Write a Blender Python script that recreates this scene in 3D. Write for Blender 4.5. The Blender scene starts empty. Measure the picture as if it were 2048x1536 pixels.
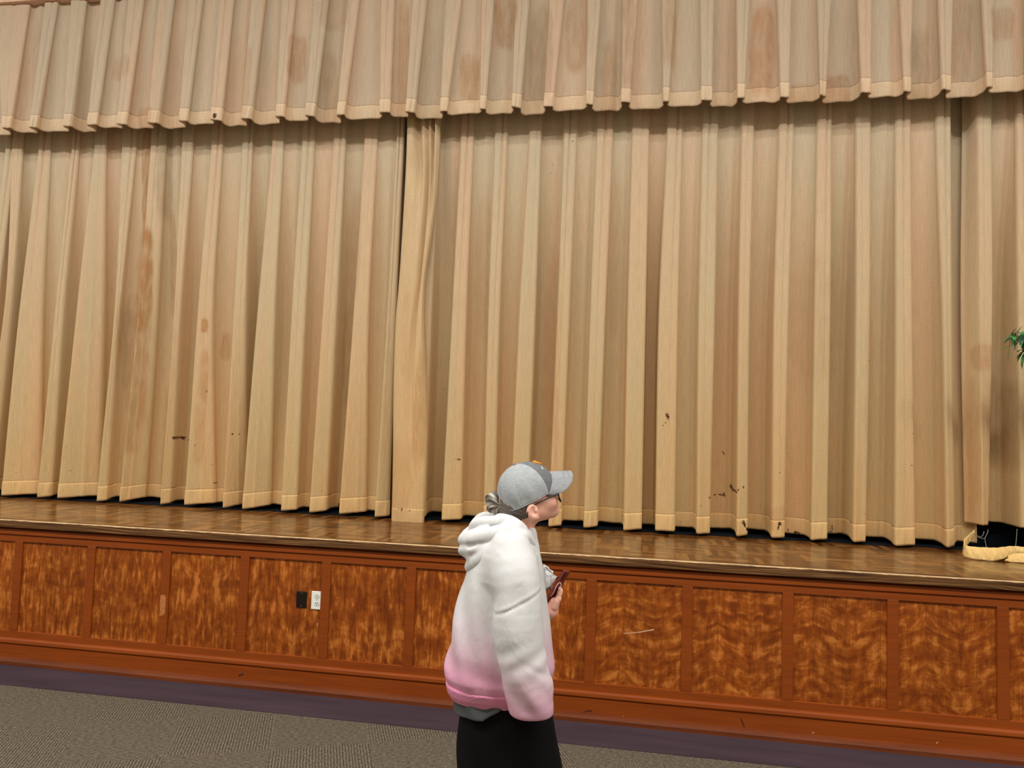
import bpy, bmesh, math, random
import numpy as np
from mathutils import Vector, Matrix

random.seed(7); rng = np.random.RandomState(7)
S = bpy.context.scene
COL = S.collection
PI = math.pi

# ------------------------------------------------------------------ camera model
FPX, YAW, PIT, ROL = 1480.0, .1696, .0606, .0332
CAM = np.array([0.0, -4.48, 1.69])
cy, sy, cp, sp, cr, sr = math.cos(YAW), math.sin(YAW), math.cos(PIT), math.sin(PIT), math.cos(ROL), math.sin(ROL)
FW = np.array([-sy*cp, cy*cp, sp]); R0 = np.array([cy, sy, 0.0]); U0 = np.cross(R0, FW)
RT = cr*R0 + sr*U0; UP = -sr*R0 + cr*U0

def ray(px, py): return FW + RT*(px-1024)/FPX - UP*(py-768)/FPX
def at(px, py, y):            # measured point of the photograph -> place on the plane at depth y
    d = ray(px, py); return CAM + d*((y-CAM[1])/d[1])
def onz(px, py, z):
    d = ray(px, py); return CAM + d*((z-CAM[2])/d[2])

cd = bpy.data.cameras.new('camera'); cam = bpy.data.objects.new('camera', cd); COL.objects.link(cam)
cd.sensor_fit = 'HORIZONTAL'; cd.sensor_width = 36.0; cd.lens = 36.0*FPX/2048.0
cd.clip_start = .05; cd.clip_end = 100
M3 = Matrix(((RT[0], UP[0], -FW[0]), (RT[1], UP[1], -FW[1]), (RT[2], UP[2], -FW[2])))
cam.matrix_world = Matrix.Translation(Vector(CAM)) @ M3.to_4x4()
S.camera = cam

# ------------------------------------------------------------------ object helpers
def link(name, me, mat=None, parent=None, smooth=False):
    o = bpy.data.objects.new(name, me); COL.objects.link(o)
    if mat: me.materials.append(mat)
    if smooth: me.polygons.foreach_set('use_smooth', [True]*len(me.polygons))
    if parent: o.parent = parent
    return o
def bmobj(name, bm, mat=None, parent=None, smooth=False):
    me = bpy.data.meshes.new(name); bm.to_mesh(me); bm.free()
    return link(name, me, mat, parent, smooth)
def pyobj(name, v, f, mat=None, parent=None, smooth=True):
    me = bpy.data.meshes.new(name); me.from_pydata([tuple(map(float, p)) for p in v], [], [tuple(map(int, q)) for q in f]); me.update()
    return link(name, me, mat, parent, smooth)
def tag(o, label=None, cat=None, group=None, kind=None):
    if label: o['label'] = label
    if cat: o['category'] = cat
    if group: o['group'] = group
    if kind: o['kind'] = kind
    return o
def empty(name, loc=(0, 0, 0)):
    o = bpy.data.objects.new(name, None); COL.objects.link(o); o.location = loc; o.empty_display_size = .1
    bpy.context.view_layer.update(); return o
def under(o, parent):           # parent keeping world placement (parents are only translated)
    o.parent = parent; o.matrix_parent_inverse = Matrix.Translation(-Vector(world_loc(parent))); return o
def world_loc(p):
    l = Vector(p.location)
    if p.parent: l = l + Vector(world_loc(p.parent)) + p.matrix_parent_inverse.translation
    return l
def box(bm, x0, x1, y0, y1, z0, z1, bev=0.0):
    r = bmesh.ops.create_cube(bm, size=1.0)
    vs = r['verts']
    for v in vs:
        v.co = Vector(((x0+x1)/2 + v.co.x*(x1-x0), (y0+y1)/2 + v.co.y*(y1-y0), (z0+z1)/2 + v.co.z*(z1-z0)))
    if bev:
        es = set(e for v in vs for e in v.link_edges)
        bmesh.ops.bevel(bm, geom=list(es), offset=bev, segments=2, affect='EDGES', profile=.5)
def prism(bm, prof, x0, x1):     # (y,z) profile run along x
    a = [bm.verts.new((x0, y, z)) for y, z in prof]; b = [bm.verts.new((x1, y, z)) for y, z in prof]
    n = len(prof)
    for i in range(n): bm.faces.new((a[i], a[(i+1) % n], b[(i+1) % n], b[i]))
    bm.faces.new(a[::-1]); bm.faces.new(b)
    bmesh.ops.recalc_face_normals(bm, faces=bm.faces[:])
def tube(pts, rad, n=8, closed=False):
    pts = [Vector(map(float, p)) for p in pts]; N = len(pts)
    rad = rad if hasattr(rad, '__len__') else [rad]*N
    V, F = [], []; up = Vector((0, 0, 1)); prev = None
    for i, p in enumerate(pts):
        t = (pts[(i+1) % N if closed else min(i+1, N-1)] - pts[(i-1) % N if closed else max(i-1, 0)])
        t = t.normalized() if t.length > 1e-9 else Vector((0, 0, 1))
        if prev is None:
            a = t.cross(Vector((0, 0, 1)));
            if a.length < .1: a = t.cross(Vector((1, 0, 0)))
        else: a = prev - t*prev.dot(t)
        a.normalize(); prev = a; b = t.cross(a)
        for k in range(n):
            c, s = math.cos(2*PI*k/n), math.sin(2*PI*k/n)
            V.append(p + (a*c + b*s)*rad[i])
    for i in range(N if closed else N-1):
        j = (i+1) % N
        for k in range(n):
            F.append((i*n+k, i*n+(k+1) % n, j*n+(k+1) % n, j*n+k))
    if not closed:
        F.append(tuple(range(n))[::-1]); F.append(tuple((N-1)*n+k for k in range(n)))
    return V, F
def cat_spline(P, m=6):
    P = [np.array(p, float) for p in P]; out = []
    for i in range(len(P)-1):
        p0, p1, p2, p3 = P[max(i-1, 0)], P[i], P[i+1], P[min(i+2, len(P)-1)]
        for k in range(m):
            t = k/m
            out.append(.5*((2*p1)+(-p0+p2)*t+(2*p0-5*p1+4*p2-p3)*t*t+(-p0+3*p1-3*p2+p3)*t**3))
    out.append(P[-1]); return out

# ------------------------------------------------------------------ material helpers
def srgb(r, g, b):
    f = lambda c: (c/255/12.92) if c/255 <= .04045 else ((c/255+.055)/1.055)**2.4
    return (f(r), f(g), f(b), 1)
class NT:
    def __init__(s, name, rough=.6, spec=.5):
        s.m = bpy.data.materials.new(name); s.m.use_nodes = True; s.t = s.m.node_tree
        s.b = s.t.nodes['Principled BSDF']; s.b.inputs['Roughness'].default_value = rough
        s.b.inputs['Specular IOR Level'].default_value = spec
    def n(s, typ, ins=None, **kw):
        d = s.t.nodes.new(typ)
        for k, v in kw.items(): setattr(d, k, v)
        for k, v in (ins or {}).items(): s.put(d.inputs[k], v)
        return d
    def put(s, sock, v):
        if isinstance(v, bpy.types.NodeSocket): s.t.links.new(v, sock)
        elif isinstance(v, bpy.types.Node): s.t.links.new(v.outputs[0], sock)
        else: sock.default_value = v
    def math(s, op, a, b=0.0, c=0.0):
        return s.n('ShaderNodeMath', {0: a, 1: b, 2: c}, operation=op).outputs[0]
    def mix(s, fac, a, b, mode='MIX'):
        d = s.n('ShaderNodeMix', data_type='RGBA', blend_type=mode)
        s.put(d.inputs['Factor'], fac); s.put(d.inputs['A'], a); s.put(d.inputs['B'], b)
        return d.outputs['Result']
    def noise(s, vec, scale=5, detail=3, rough=.5, dist=0.0):
        return s.n('ShaderNodeTexNoise', {'Vector': vec, 'Scale': scale, 'Detail': detail, 'Roughness': rough, 'Distortion': dist}).outputs['Fac']
    def ramp(s, fac, stops):
        d = s.n('ShaderNodeValToRGB', {'Fac': fac}); e = d.color_ramp.elements
        while len(e) < len(stops): e.new(.5)
        for i, (p, c) in enumerate(stops):
            e[i].position = p; e[i].color = c if len(c) == 4 else (*c, 1)
        return d.outputs['Color']
    def coord(s, which='Object'): return s.n('ShaderNodeTexCoord').outputs[which]
    def pos(s): return s.n('ShaderNodeNewGeometry').outputs['Position']
    def scale(s, vec, x, y, z): return s.n('ShaderNodeVectorMath', {0: vec, 1: (x, y, z)}, operation='MULTIPLY').outputs[0]
    def sep(s, vec): return s.n('ShaderNodeSeparateXYZ', {0: vec}).outputs
    def comb(s, x, y, z): return s.n('ShaderNodeCombineXYZ', {0: x, 1: y, 2: z}).outputs[0]
    def attr(s, name): return s.n('ShaderNodeAttribute', attribute_name=name)
    def rng(s, v, a, b, c=0.0, d=1.0):
        q = s.n('ShaderNodeMapRange', {'Value': v, 'From Min': a, 'From Max': b, 'To Min': c, 'To Max': d}); q.clamp = True
        return q.outputs[0]
    def bump(s, h, strength=.3, dist=.01):
        s.put(s.b.inputs['Normal'], s.n('ShaderNodeBump', {'Height': h, 'Strength': strength, 'Distance': dist}).outputs[0])
    def done(s, col=None):
        if col is not None: s.put(s.b.inputs['Base Color'], col)
        return s.m
def plain(name, col, rough=.6, spec=.5, metal=0.0, vary=.06, scale=30):
    t = NT(name, rough, spec); t.b.inputs['Metallic'].default_value = metal
    f = t.noise(t.pos(), scale, 3)
    d = tuple(c*(1-vary*2) for c in col[:3])+(1,); l = tuple(min(1, c*(1+vary*2)) for c in col[:3])+(1,)
    return t.done(t.ramp(f, [(.3, d), (.7, l)]))

def mat_curtain(name, tones, low, hem=0.0):
    t = NT(name, .95, .1)
    uv = t.coord('UV')
    u = t.scale(uv, 1, 1, 1)
    broad = t.noise(t.scale(uv, 2.6, .18, 1), 1.0, 2.0)
    strip = t.noise(t.scale(uv, 9.0, .35, 1), 1.0, 3.0)
    f = t.math('ADD', t.math('MULTIPLY', broad, .5), t.math('MULTIPLY', strip, .5))
    c = t.ramp(f, [(.34, tones[0]), (.46, tones[1]), (.56, tones[2]), (.68, tones[3])])
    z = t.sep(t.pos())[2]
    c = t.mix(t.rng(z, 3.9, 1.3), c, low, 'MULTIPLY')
    fib = t.noise(t.scale(uv, 170, 7, 1), 1.0, 2.0)
    weave = t.noise(t.scale(uv, 190, 120, 1), 1.0, 2.0)
    k = t.math('ADD', t.math('MULTIPLY', fib, .38), t.math('MULTIPLY', weave, .56))
    k = t.math('ADD', k, .53)
    c = t.mix(1.0, c, t.comb(k, k, k), 'MULTIPLY')
    st = t.attr('stain_shade')
    s3 = t.n('ShaderNodeSeparateColor', {0: st.outputs['Color']}).outputs
    brk = t.rng(t.noise(t.scale(uv, 30, 7, 1), 1.0, 3), .3, .6)
    c = t.mix(t.math('MULTIPLY', s3[0], t.math('ADD', t.math('MULTIPLY', brk, .5), .5)), c, srgb(212, 170, 128), 'MULTIPLY')
    c = t.mix(t.math('MULTIPLY', s3[1], t.math('ADD', t.math('MULTIPLY', brk, .5), .5)), c, srgb(196, 180, 158), 'MULTIPLY')
    spk = t.noise(t.scale(uv, 38, 30, 1), 1.0, 2)
    spm = t.math('MULTIPLY', t.rng(spk, .70, .76), t.rng(z, 2.2, 1.0))
    c = t.mix(t.math('MULTIPLY', spm, .45), c, srgb(110, 70, 30))
    fine = t.noise(t.scale(uv, 120, 120, 1), 1.0, 2)
    c = t.mix(t.rng(t.math('ADD', t.math('MULTIPLY', s3[2], .54), t.math('MULTIPLY', fine, .6)), .72, .80), c, srgb(70, 42, 22))
    t.bump(t.math('ADD', weave, t.math('MULTIPLY', fib, .7)), .25, .002)
    return t.done(c)
CT = [srgb(216, 185, 156), srgb(213, 188, 157), srgb(206, 190, 161), srgb(217, 181, 148)]
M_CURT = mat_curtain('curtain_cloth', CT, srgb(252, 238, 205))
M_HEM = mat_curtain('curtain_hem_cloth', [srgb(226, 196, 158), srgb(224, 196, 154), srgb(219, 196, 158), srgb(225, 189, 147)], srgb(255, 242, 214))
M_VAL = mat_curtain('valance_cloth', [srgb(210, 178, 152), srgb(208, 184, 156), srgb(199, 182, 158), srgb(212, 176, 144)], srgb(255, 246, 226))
M_VHEM = mat_curtain('valance_hem_cloth', [srgb(226, 194, 164), srgb(226, 199, 165), srgb(219, 196, 165), srgb(226, 191, 154)], srgb(255, 246, 226))
M_FLAP = mat_curtain('curtain_lining_cloth', [srgb(215, 185, 147), srgb(213, 187, 150), srgb(212, 188, 152), srgb(216, 181, 140)], srgb(255, 242, 216))

# ------------------------------------------------------------------ pleated cloth
def cloth(name, rows, mat, hem_mat, parent, hem_h, zb, smooth_n=1, stains_shade=(), spots=(), ripple=.003, back=.004, lift=.018, front_y=None):
    """rows: list of (z, [(x,y)...]) control polylines with equal counts, top to bottom; returns cloth + hem meshes"""
    zs = np.array([r[0] for r in rows]); P = np.array([r[1] for r in rows], float)     # R x K x 2
    # subdivide control polyline
    sub = 4
    def dens(poly):
        out = []
        for i in range(len(poly)-1):
            for k in range(sub): out.append(poly[i]+(poly[i+1]-poly[i])*k/sub)
        out.append(poly[-1]); return np.array(out)
    Q = np.array([dens(p) for p in P])
    for _ in range(smooth_n):
        Q[:, 1:-1] = (Q[:, :-2]+2*Q[:, 1:-1]+Q[:, 2:])/4
    K = Q.shape[1]
    ztop, zbot = zs[0], zs[-1]
    seam = zb+hem_h
    zl = list(np.arange(ztop, seam, -.022)); zl.append(seam)
    hl = list(np.linspace(seam+.004, zb, 9))
    order = np.argsort(zs)
    def row(z):
        o = np.empty((K, 2))
        # monotone piecewise-quadratic-ish interpolation over z
        zi = zs[order]; q = Q[order]
        i = int(np.clip(np.searchsorted(zi, z)-1, 0, len(zi)-2)); t = (z-zi[i])/(zi[i+1]-zi[i])
        p1, p2 = q[i], q[i+1]
        m1 = (q[i+1]-q[i-1])/(zi[i+1]-zi[i-1]) if i > 0 else (p2-p1)/(zi[i+1]-zi[i])
        m2 = (q[i+2]-q[i])/(zi[i+2]-zi[i]) if i+2 < len(zi) else (p2-p1)/(zi[i+1]-zi[i])
        h = zi[i+1]-zi[i]; t2, t3 = t*t, t*t*t
        o = (2*t3-3*t2+1)*p1+(t3-2*t2+t)*h*m1+(-2*t3+3*t2)*p2+(t3-t2)*h*m2
        return o
    ph = rng.rand(6)*6.28
    arc = None
    def build(nm, zlist, mt, is_hem):
        V = []; UV = []; ST = []
        for r, z in enumerate(zlist):
            o = row(z); x, y = o[:, 0].copy(), o[:, 1].copy()
            base = row((ztop+zbot)/2)
            al = np.concatenate([[0], np.cumsum(np.hypot(*np.diff(base, axis=0).T))])
            low = np.clip((2.0-z)/1.0, 0, 1) if zb < 2 else np.clip((4.6-z)/.6, 0, 1)
            y = y+ripple*(1+low)*np.sin(al*23+ph[0]+z*.7)*np.sin(z*1.9+al*3+ph[1])+ripple*low*np.sin(al*47+ph[2]+z*1.1)
            zz = np.full_like(x, z)
            if is_hem:
                q = (seam-z)/hem_h
                y = y-.0018-.0022*math.sin(PI*min(1, q*1.02))+(.0026*np.sin(al*150+3*np.sin(al*9))*np.clip(.5+np.sin(al*4.1+ph[5]), 0, 1)+.0022*np.sin(al*85+2*np.sin(al*13)))*math.sin(PI*min(1, q*.9+.05))
            ww = np.clip((seam+.25-z)/(.25+hem_h), 0, 1)
            yf = y.min() if front_y is None else front_y
            zz = zz+ww*(lift*np.clip((y-yf)/.12, 0, 1.3)+.004*np.sin(al*5+ph[3])+.003*np.sin(al*14+ph[4]))
            V.append(np.stack([x, y, zz], 1)); UV.append(np.stack([al, zz], 1))
            st = np.zeros((K, 3))
            for (sx, sz, rx, rz, ch, a) in stains_shade:
                e = np.abs((x-sx)/rx)**4+np.abs((z-sz)/rz)**3
                wob = .16*np.sin(x*40+z*6)+.14*np.sin(z*25+x*9)
                st[:, ch] = np.maximum(st[:, ch], .85*a*np.clip((1.1-(e+wob))*1.6, 0, 1))
            for (sx, sz, rr) in spots:
                e = np.hypot(x-sx, (zz-sz)/1.5)/rr
                st[:, 2] = np.maximum(st[:, 2], np.clip(1.5-e, 0, 1))
            ST.append(st)
        n = len(zlist)
        V = np.concatenate(V); UV = np.concatenate(UV); ST = np.concatenate(ST)
        F = []
        for r in range(n-1):
            a = r*K
            for k in range(K-1): F.append((a+k, a+K+k, a+K+k+1, a+k+1))
        o = pyobj(nm, V, F, mt, None, True); me = o.data
        ul = me.uv_layers.new(name='UVMap'); li = np.empty(len(me.loops), int); me.loops.foreach_get('vertex_index', li)
        ul.data.foreach_set('uv', UV[li].ravel().astype(np.float32))
        ca = me.color_attributes.new('stain_shade', 'FLOAT_COLOR', 'POINT')
        ca.data.foreach_set('color', np.concatenate([ST, np.ones((len(ST), 1))], 1).ravel().astype(np.float32))
        sd = o.modifiers.new('thickness', 'SOLIDIFY'); sd.thickness = back; sd.offset = -1
        under(o, parent); return o
    a = build(name, zl, mat, False)
    b = build('hem', hl, hem_mat, True) if hem_mat else None
    return a, b

def pleat_rows(strips, yrow, Y, D, zlevels, first, last, crease, slopes, undercut=.012):
    """strips: [(L,R) per level] in px at picture rows yrow -> control rows; front faces on plane Y, recess D deeper"""
    rows = []
    for li in range(len(zlevels)):
        pts = []
        if first: pts += first[li]
        n = len(strips)
        for i, s in enumerate(strips):
            Lp, Rp = s[li]
            L = at(Lp, yrow(li, Lp), Y)[0]; R = at(Rp, yrow(li, Rp), Y)[0]
            w = R-L; d = D[li]*(1+.25*math.sin(i*2.3+1)); sl = slopes(i, li)*d; c = crease[li]*(1 if (i*7) % 3 else .3)
            e = min(.012, w*.15)
            k = .38+.2*((i*5) % 4)/3
            pts += [(L, Y+.016), (L+e, Y), (L+w*k, Y+sl*k-.002), (L+w*(k+.07), Y+sl*k+c), (L+w*(k+.2), Y+sl*(k+.2)), (R-e, Y+sl*.9), (R, Y+sl+.012)]
            if i < n-1:
                L2 = at(strips[i+1][li][0], yrow(li, strips[i+1][li][0]), Y)[0]
                g = L2-R
                q = .015+.012*math.sin(i*1.7+.5)
                pts += [(R-undercut*.6, Y+sl+(d-sl)*.6), (R+g*.06, Y+d), (R+g*.35, Y+d-q*.3), (R+g*.62, Y+d-q*.8), (R+g*.9, Y+d), (L2+undercut*.4, Y+d*.55)]
        if last: pts += last[li]
        rows.append((zlevels[li], pts))
    return rows

YC = 1.05                                     # front faces of the main curtain folds
def hemy(px): return 562+.0566*(px+7600)-8
def crow(li, px):
    return (276, 276, 630, hemy(px))[li]
ZB = .981
ztop = float(at(1000, 276, YC)[2]); zmid = float(at(1000, 630, YC)[2])
CZ = [ztop+.42, ztop, zmid, ZB]

LC = [  # left curtain: (left edge, right edge) of every forward fold at the top, middle and hem
 ((-120, -100), (-170, -140), (-260, -190)), ((-60, -38), (-105, -75), (-180, -120)), ((10, 30), (-40, -12), (-95, -55)),
 ((24, 46), (6, 16), (-52, -28)), ((76, 102), (35, 72), (1, 58)), ((143, 158), (107, 122), (73, 92)), ((187, 213), (150, 190), (113, 170)),
 ((243, 273), (227, 236), (191, 206)), ((300, 332), (273, 299), (236, 263)), ((363, 386), (346, 357), (319, 331)),
 ((421, 446), (393, 422), (367, 415)), ((483, 505), (465, 487), (444, 470)), ((543, 567), (512, 547), (482, 524)),
 ((603, 629), (581, 608), (560, 587)), ((665, 691), (643, 670), (617, 645)), ((727, 755), (705, 735), (677, 722)), ((792, 807), (772, 790), (748, 774))]
RC = [  # right curtain
 ((852, 880), (842, 861), (815, 846)), ((920, 947), (902, 932), (882, 920)), ((988, 1015), (975, 999), (965, 988)), ((1057, 1083), (1037, 1070), (1019, 1053)),
 ((1126, 1154), (1113, 1139), (1096, 1122)), ((1192, 1226), (1179, 1211), (1166, 1195)), ((1263, 1299), (1254, 1292), (1246, 1284)),
 ((1333, 1366), (1317, 1357), (1310, 1351)), ((1403, 1437), (1396, 1431), (1392, 1422)), ((1482, 1509), (1476, 1501), (1473, 1498)),
 ((1557, 1589), (1547, 1579), (1543, 1572)), ((1633, 1665), (1628, 1664), (1622, 1659)), ((1711, 1743), (1711, 1743), (1706, 1736)),
 ((1790, 1823), (1791, 1828), (1789, 1836)), ((1871, 1904), (1885, 1908), (1893, 1917))]
RB = [  # torn stretch of the right curtain beyond its last full fold
 ((1954, 1986), (1957, 1990), (1964, 1985)), ((2032, 2062), (2036, 2070), (2042, 2080)), ((2112, 2142), (2120, 2150), (2130, 2165)),
 ((2195, 2225), (2205, 2240), (2220, 2255)), ((2280, 2310), (2292, 2330), (2310, 2350)), ((2370, 2400), (2384, 2420), (2410, 2450))]
ex4 = lambda L: [((2*a[0]-a[0], a[1]), a, b, c) for a, b, c in L]
top4 = lambda L: [(a, a, b, c) for a, b, c in L]
DC = [.035, .045, .18, .21]
CR = [.02, .014, .004, .002]
def slL(i, li):
    if li == 3: return .75 if i in (4, 6, 8, 10, 11, 12, 15) else .25
    if li == 2: return .45 if i in (4, 6, 8) else .12
    return .08
def slR(i, li):
    return .1 if li < 3 else .2

def X(px, py, y): return float(at(px, py, y)[0])
def col(n, f): return [f(i) for i in range(n)]

lc = empty('left_curtain', (-3.5, YC, ZB)); tag(lc, 'left half of the tan stage curtain, one fold stained rust brown', 'curtain')
xl_end = [X(LC[-1][min(2, max(0, k-1))][1], (276, 276, 630, 1025)[k], YC) for k in range(4)]
st_l = []
def stain_shade(L, px, py, rx, rz, ch, a, y=YC): p = at(px, py, y); L.append((float(p[0]), float(p[2]), rx, rz, ch, a))
for (px, py, rx, rz, ch, a) in [(289, 300, .05, .32, 0, .8), (283, 420, .045, .5, 0, .9), (272, 620, .10, .8, 0, .55), (286, 560, .055, .5, 0, .95), (262, 740, .09, .7, 0, .6), (325, 520, .04, .5, 0, .5), (316, 800, .05, .7, 0, .55),
                                (300, 880, .05, .5, 0, .4), (408, 650, .03, .06, 0, .9), (404, 760, .035, .25, 0, .5), (432, 690, .05, .12, 0, .5), (240, 700, .06, .5, 1, .5), (395, 860, .04, .3, 0, .35),
                                (325, 340, .06, .4, 1, .5), (700, 500, .09, .5, 0, .3), (677, 700, .05, .5, 0, .35)]:
    stain_shade(st_l, px, py, rx, rz, ch, a)
sp_l = []
for px, py, r in [(505, 485, .010), (509, 488, .008), (340, 876, .016), (346, 880, .012), (390, 886, .012), (652, 1016, .017), (654, 1020, .014), (639, 983, .010), (460, 868, .014), (468, 870, .009), (408, 782, .012), (386, 890, .012), (414, 967, .010), (641, 973, .007), (375, 880, .008)]:
    p = at(px, py, YC); sp_l.append((float(p[0]), float(p[2]), r))
cloth('curtain_panel', pleat_rows(top4(LC), crow, YC, DC, CZ, None, [[(xl_end[k]-.004, YC+.06), (xl_end[k]-.01, YC+.22)] for k in range(4)], CR, slL), M_CURT, M_HEM, lc, .118, ZB, stains_shade=st_l, spots=sp_l, front_y=YC)

# inner edge flap of the left curtain, its lining turned outwards, reaching the boards
YF = .975
FL = [(200, [(811, .10), (814, .0), (826, .0), (833, .07), (846, .0), (853, .05), (859, .0), (865, .05), (871, -.01), (879, .04)]),
      (262, [(809, .10), (813, .0), (826, .0), (834, .07), (846, .0), (853, .05), (859, .0), (865, .045), (871, -.01), (879, .04)]),
      (330, [(806, .10), (811, .0), (827, .01), (837, .045), (847, .0), (854, .04), (859, .0), (864, .03), (870, -.015), (877, .03)]),
      (400, [(803, .10), (807, .0), (826, -.01), (838, .01), (846, -.005), (852, .035), (857, .0), (861, .015), (868, -.015), (872, .025)]),
      (470, [(799, .10), (803, .0), (822, -.012), (834, -.005), (841, -.01), (847, .03), (851, .0), (855, .0), (860, -.012), (863, .025)]),
      (560, [(794, .10), (797, .0), (814, -.015), (824, -.012), (834, -.008), (839, .022), (842, .0), (845, .0), (848, -.01), (850, .03)]),
      (650, [(787, .10), (790, .0), (803, -.012), (813, -.015), (823, -.01), (829, .014), (834, -.004), (839, -.006), (844, -.004), (847, .04)]),
      (780, [(783, .10), (786, .0), (797, -.01), (806, -.015), (814, -.008), (822, .006), (830, -.012), (840, -.004), (847, .01), (851, .05)]),
      (930, [(782, .10), (784.5, .0), (794, -.008), (804, -.012), (814, -.01), (823, -.004), (832, -.01), (842, -.004), (848, .004), (851, .05)]),
      (1046, [(780, .10), (782, .0), (793, -.006), (804, -.010), (814, -.008), (823, -.006), (832, -.006), (839, -.002), (844, .0), (846, .04)])]
frow = []; ZF = float(at(815, 1046, YF)[2])
for yy, pts in FL:
    zc = float(at(820, yy, YF)[2]) if yy < 1040 else ZF
    frow.append((zc, [(X(px, yy, YF), YF+(min(d, .035) if k == len(pts)-1 else d*(1.0 if d > .045 else 1.7))) for k, (px, d) in enumerate(pts)]))
sp_f = []
for px, py, r in [(790, 784, .012), (814, 800, .010), (846, 860, .012), (805, 1018, .018), (812, 1017, .013), (820, 1020, .013), (799, 1018, .010)]:
    p = at(px, py, YF); sp_f.append((float(p[0]), float(p[2]), r*.75))
st_f = []
for (px, py, rx, rz, ch, a) in [(840, 820, .05, .45, 0, .4), (800, 960, .1, .3, 0, .22), (812, 650, .03, .4, 0, .2)]: stain_shade(st_f, px, py, rx, rz, ch, a, YF)
fa, fb = cloth('lining_flap', frow, M_FLAP, M_FLAP, lc, .105, ZF, smooth_n=1, stains_shade=st_f, spots=sp_f, ripple=.0015, lift=0.0)
fa['label'] = 'yellower smooth lining flap hanging to the boards'; fb.name = 'flap_hem'

rc = empty('right_curtain', (.8, YC, ZB)); tag(rc, 'right half of the tan pleated stage curtain, its hem torn off at the far right', 'curtain')
def start(px): return [[(X(px-14, (276, 276, 630, 1030)[k], YC), YC+.16), (X(px-6, (276, 276, 630, 1030)[k], YC), YC+.10)] for k in range(4)]
st_r = []; sp_r = []
for (px, py, rx, rz, ch, a) in [(1640, 640, .2, .5, 0, .18), (1100, 700, .08, .8, 0, .22), (1560, 1040, .09, .1, 0, .25), (960, 520, .06, .6, 0, .22), (1230, 500, .05, .7, 0, .2), (1745, 800, .05, .8, 0, .2)]: stain_shade(st_r, px, py, rx, rz, ch, a)
for px, py, r in [(1334, 830, .018), (1337, 836, .014), (1330, 846, .012), (1327, 853, .010), (1420, 997, .012), (1436, 995, .014), (1446, 994, .012), (1453, 993, .015), (1457, 998, .012), (1469, 977, .017), (1473, 984, .013), (1488, 975, .013), (1402, 1011, .011), (1477, 979, .010),
                  (1488, 1046, .017), (1491, 1052, .014), (1496, 1060, .014), (1560, 1048, .018), (1557, 1056, .013), (1600, 1073, .022), (1606, 1074, .020), (1585, 1066, .012), (1682, 1060, .010), (1682, 1066, .010), (1681, 1072, .010), (1677, 1073, .009), (1740, 720, .009),
                  (914, 918, .012), (918, 921, .010), (908, 917, .010), (900, 946, .008), (870, 776, .011), (1452, 905, .012), (1455, 912, .010), (1560, 945, .006), (1575, 952, .007), (1577, 960, .006), (1586, 908, .010), (1530, 1018, .010), (1830, 868, .008), (1826, 930, .010), (1246, 1037, .009), (1104, 322, .010), (1098, 338, .009), (1145, 283, .009)]:
    p = at(px, py, YC); sp_r.append((float(p[0]), float(p[2]), r))
lastR = [[(X(q, (276, 276, 630, 1090)[k], YC)-.006, YC+.07), (X(q+22, (276, 276, 630, 1090)[k], YC), YC+.17), (X(q+60, (276, 276, 630, 1085)[k], YC), YC+.175)] for k, q in enumerate((1904, 1904, 1908, 1917))]
cloth('curtain_panel', pleat_rows(top4(RC), crow, YC, DC, CZ, start(850), lastR, CR, slR), M_CURT, M_HEM, rc, .118, ZB, stains_shade=st_r, spots=sp_r, front_y=YC)
# torn stretch: no hem, cut higher
ZT = float(at(2000, 1058, YC+.02)[2])
crow2 = lambda li, px: (276, 276, 600, 1058)[li]
CZ2 = [CZ[0], CZ[1], float(at(2000, 600, YC)[2]), ZT]
st_b = []
for (px, py, rx, rz, ch, a) in [(1975, 715, .08, .10, 0, .5), (2015, 840, .12, .35, 1, .5), (1940, 900, .08, .5, 0, .35)]: stain_shade(st_b, px, py, rx, rz, ch, a)  # the grey patch is the tree's shadow painted into the cloth
st0 = [[(X(q, (276, 276, 600, 1058)[k], YC+.12), YC+.13), (X(q+8, (276, 276, 600, 1058)[k], YC+.12), YC+.12)] for k, q in enumerate((1925, 1925, 1922, 1930))]
ta, tb = cloth('torn_panel', pleat_rows(top4(RB), crow2, YC, DC, CZ2, st0, None, CR, slR), M_CURT, None, rc, .02, ZT, stains_shade=st_b, ripple=.002, lift=.0, front_y=YC)
ta['label'] = 'stretch of curtain ending high above the boards where its hem is torn away'

# ------------------------------------------------------------------ valance
YV = .78
VA = [((-60, -8), (-110, -82)), ((-2, 53), (3, 18)), ((84, 109), (57, 71)), ((140, 167), (125, 139)), ((196, 223), (171, 191)), ((252, 282), (232, 250)), ((313, 343), (293, 314)), ((374, 401), (355, 373)), ((436, 464), (419, 440)),
      ((499, 527), (480, 501)), ((561, 589), (549, 567)), ((624, 654), (609, 626)), ((691, 716), (671, 688)), ((760, 789), (757, 779)), ((822, 852), (810, 828)), ((889, 922), (878, 894)), ((961, 989), (958, 971)),
      ((1029, 1059), (1022, 1041)), ((1097, 1129), (1086, 1107)), ((1172, 1203), (1171, 1186)), ((1243, 1277), (1241, 1261)), ((1322, 1353), (1325, 1339)), ((1398, 1430), (1402, 1426)), ((1471, 1503), (1474, 1491)),
      ((1552, 1586), (1560, 1580)), ((1632, 1667), (1640, 1655)), ((1713, 1747), (1722, 1745)), ((1796, 1830), (1808, 1825)), ((1874, 1911), (1883, 1906)), ((1960, 1993), (1974, 1989)), ((2048, 2080), (2052, 2078)), ((2130, 2165), (2145, 2165)), ((2215, 2250), (2235, 2255))]
vb_line = lambda px: 258-.0385*px
zvb = float(np.mean([at(p, vb_line(p)-4, YV)[2] for p in (200, 700, 1200, 1900)]))
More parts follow.
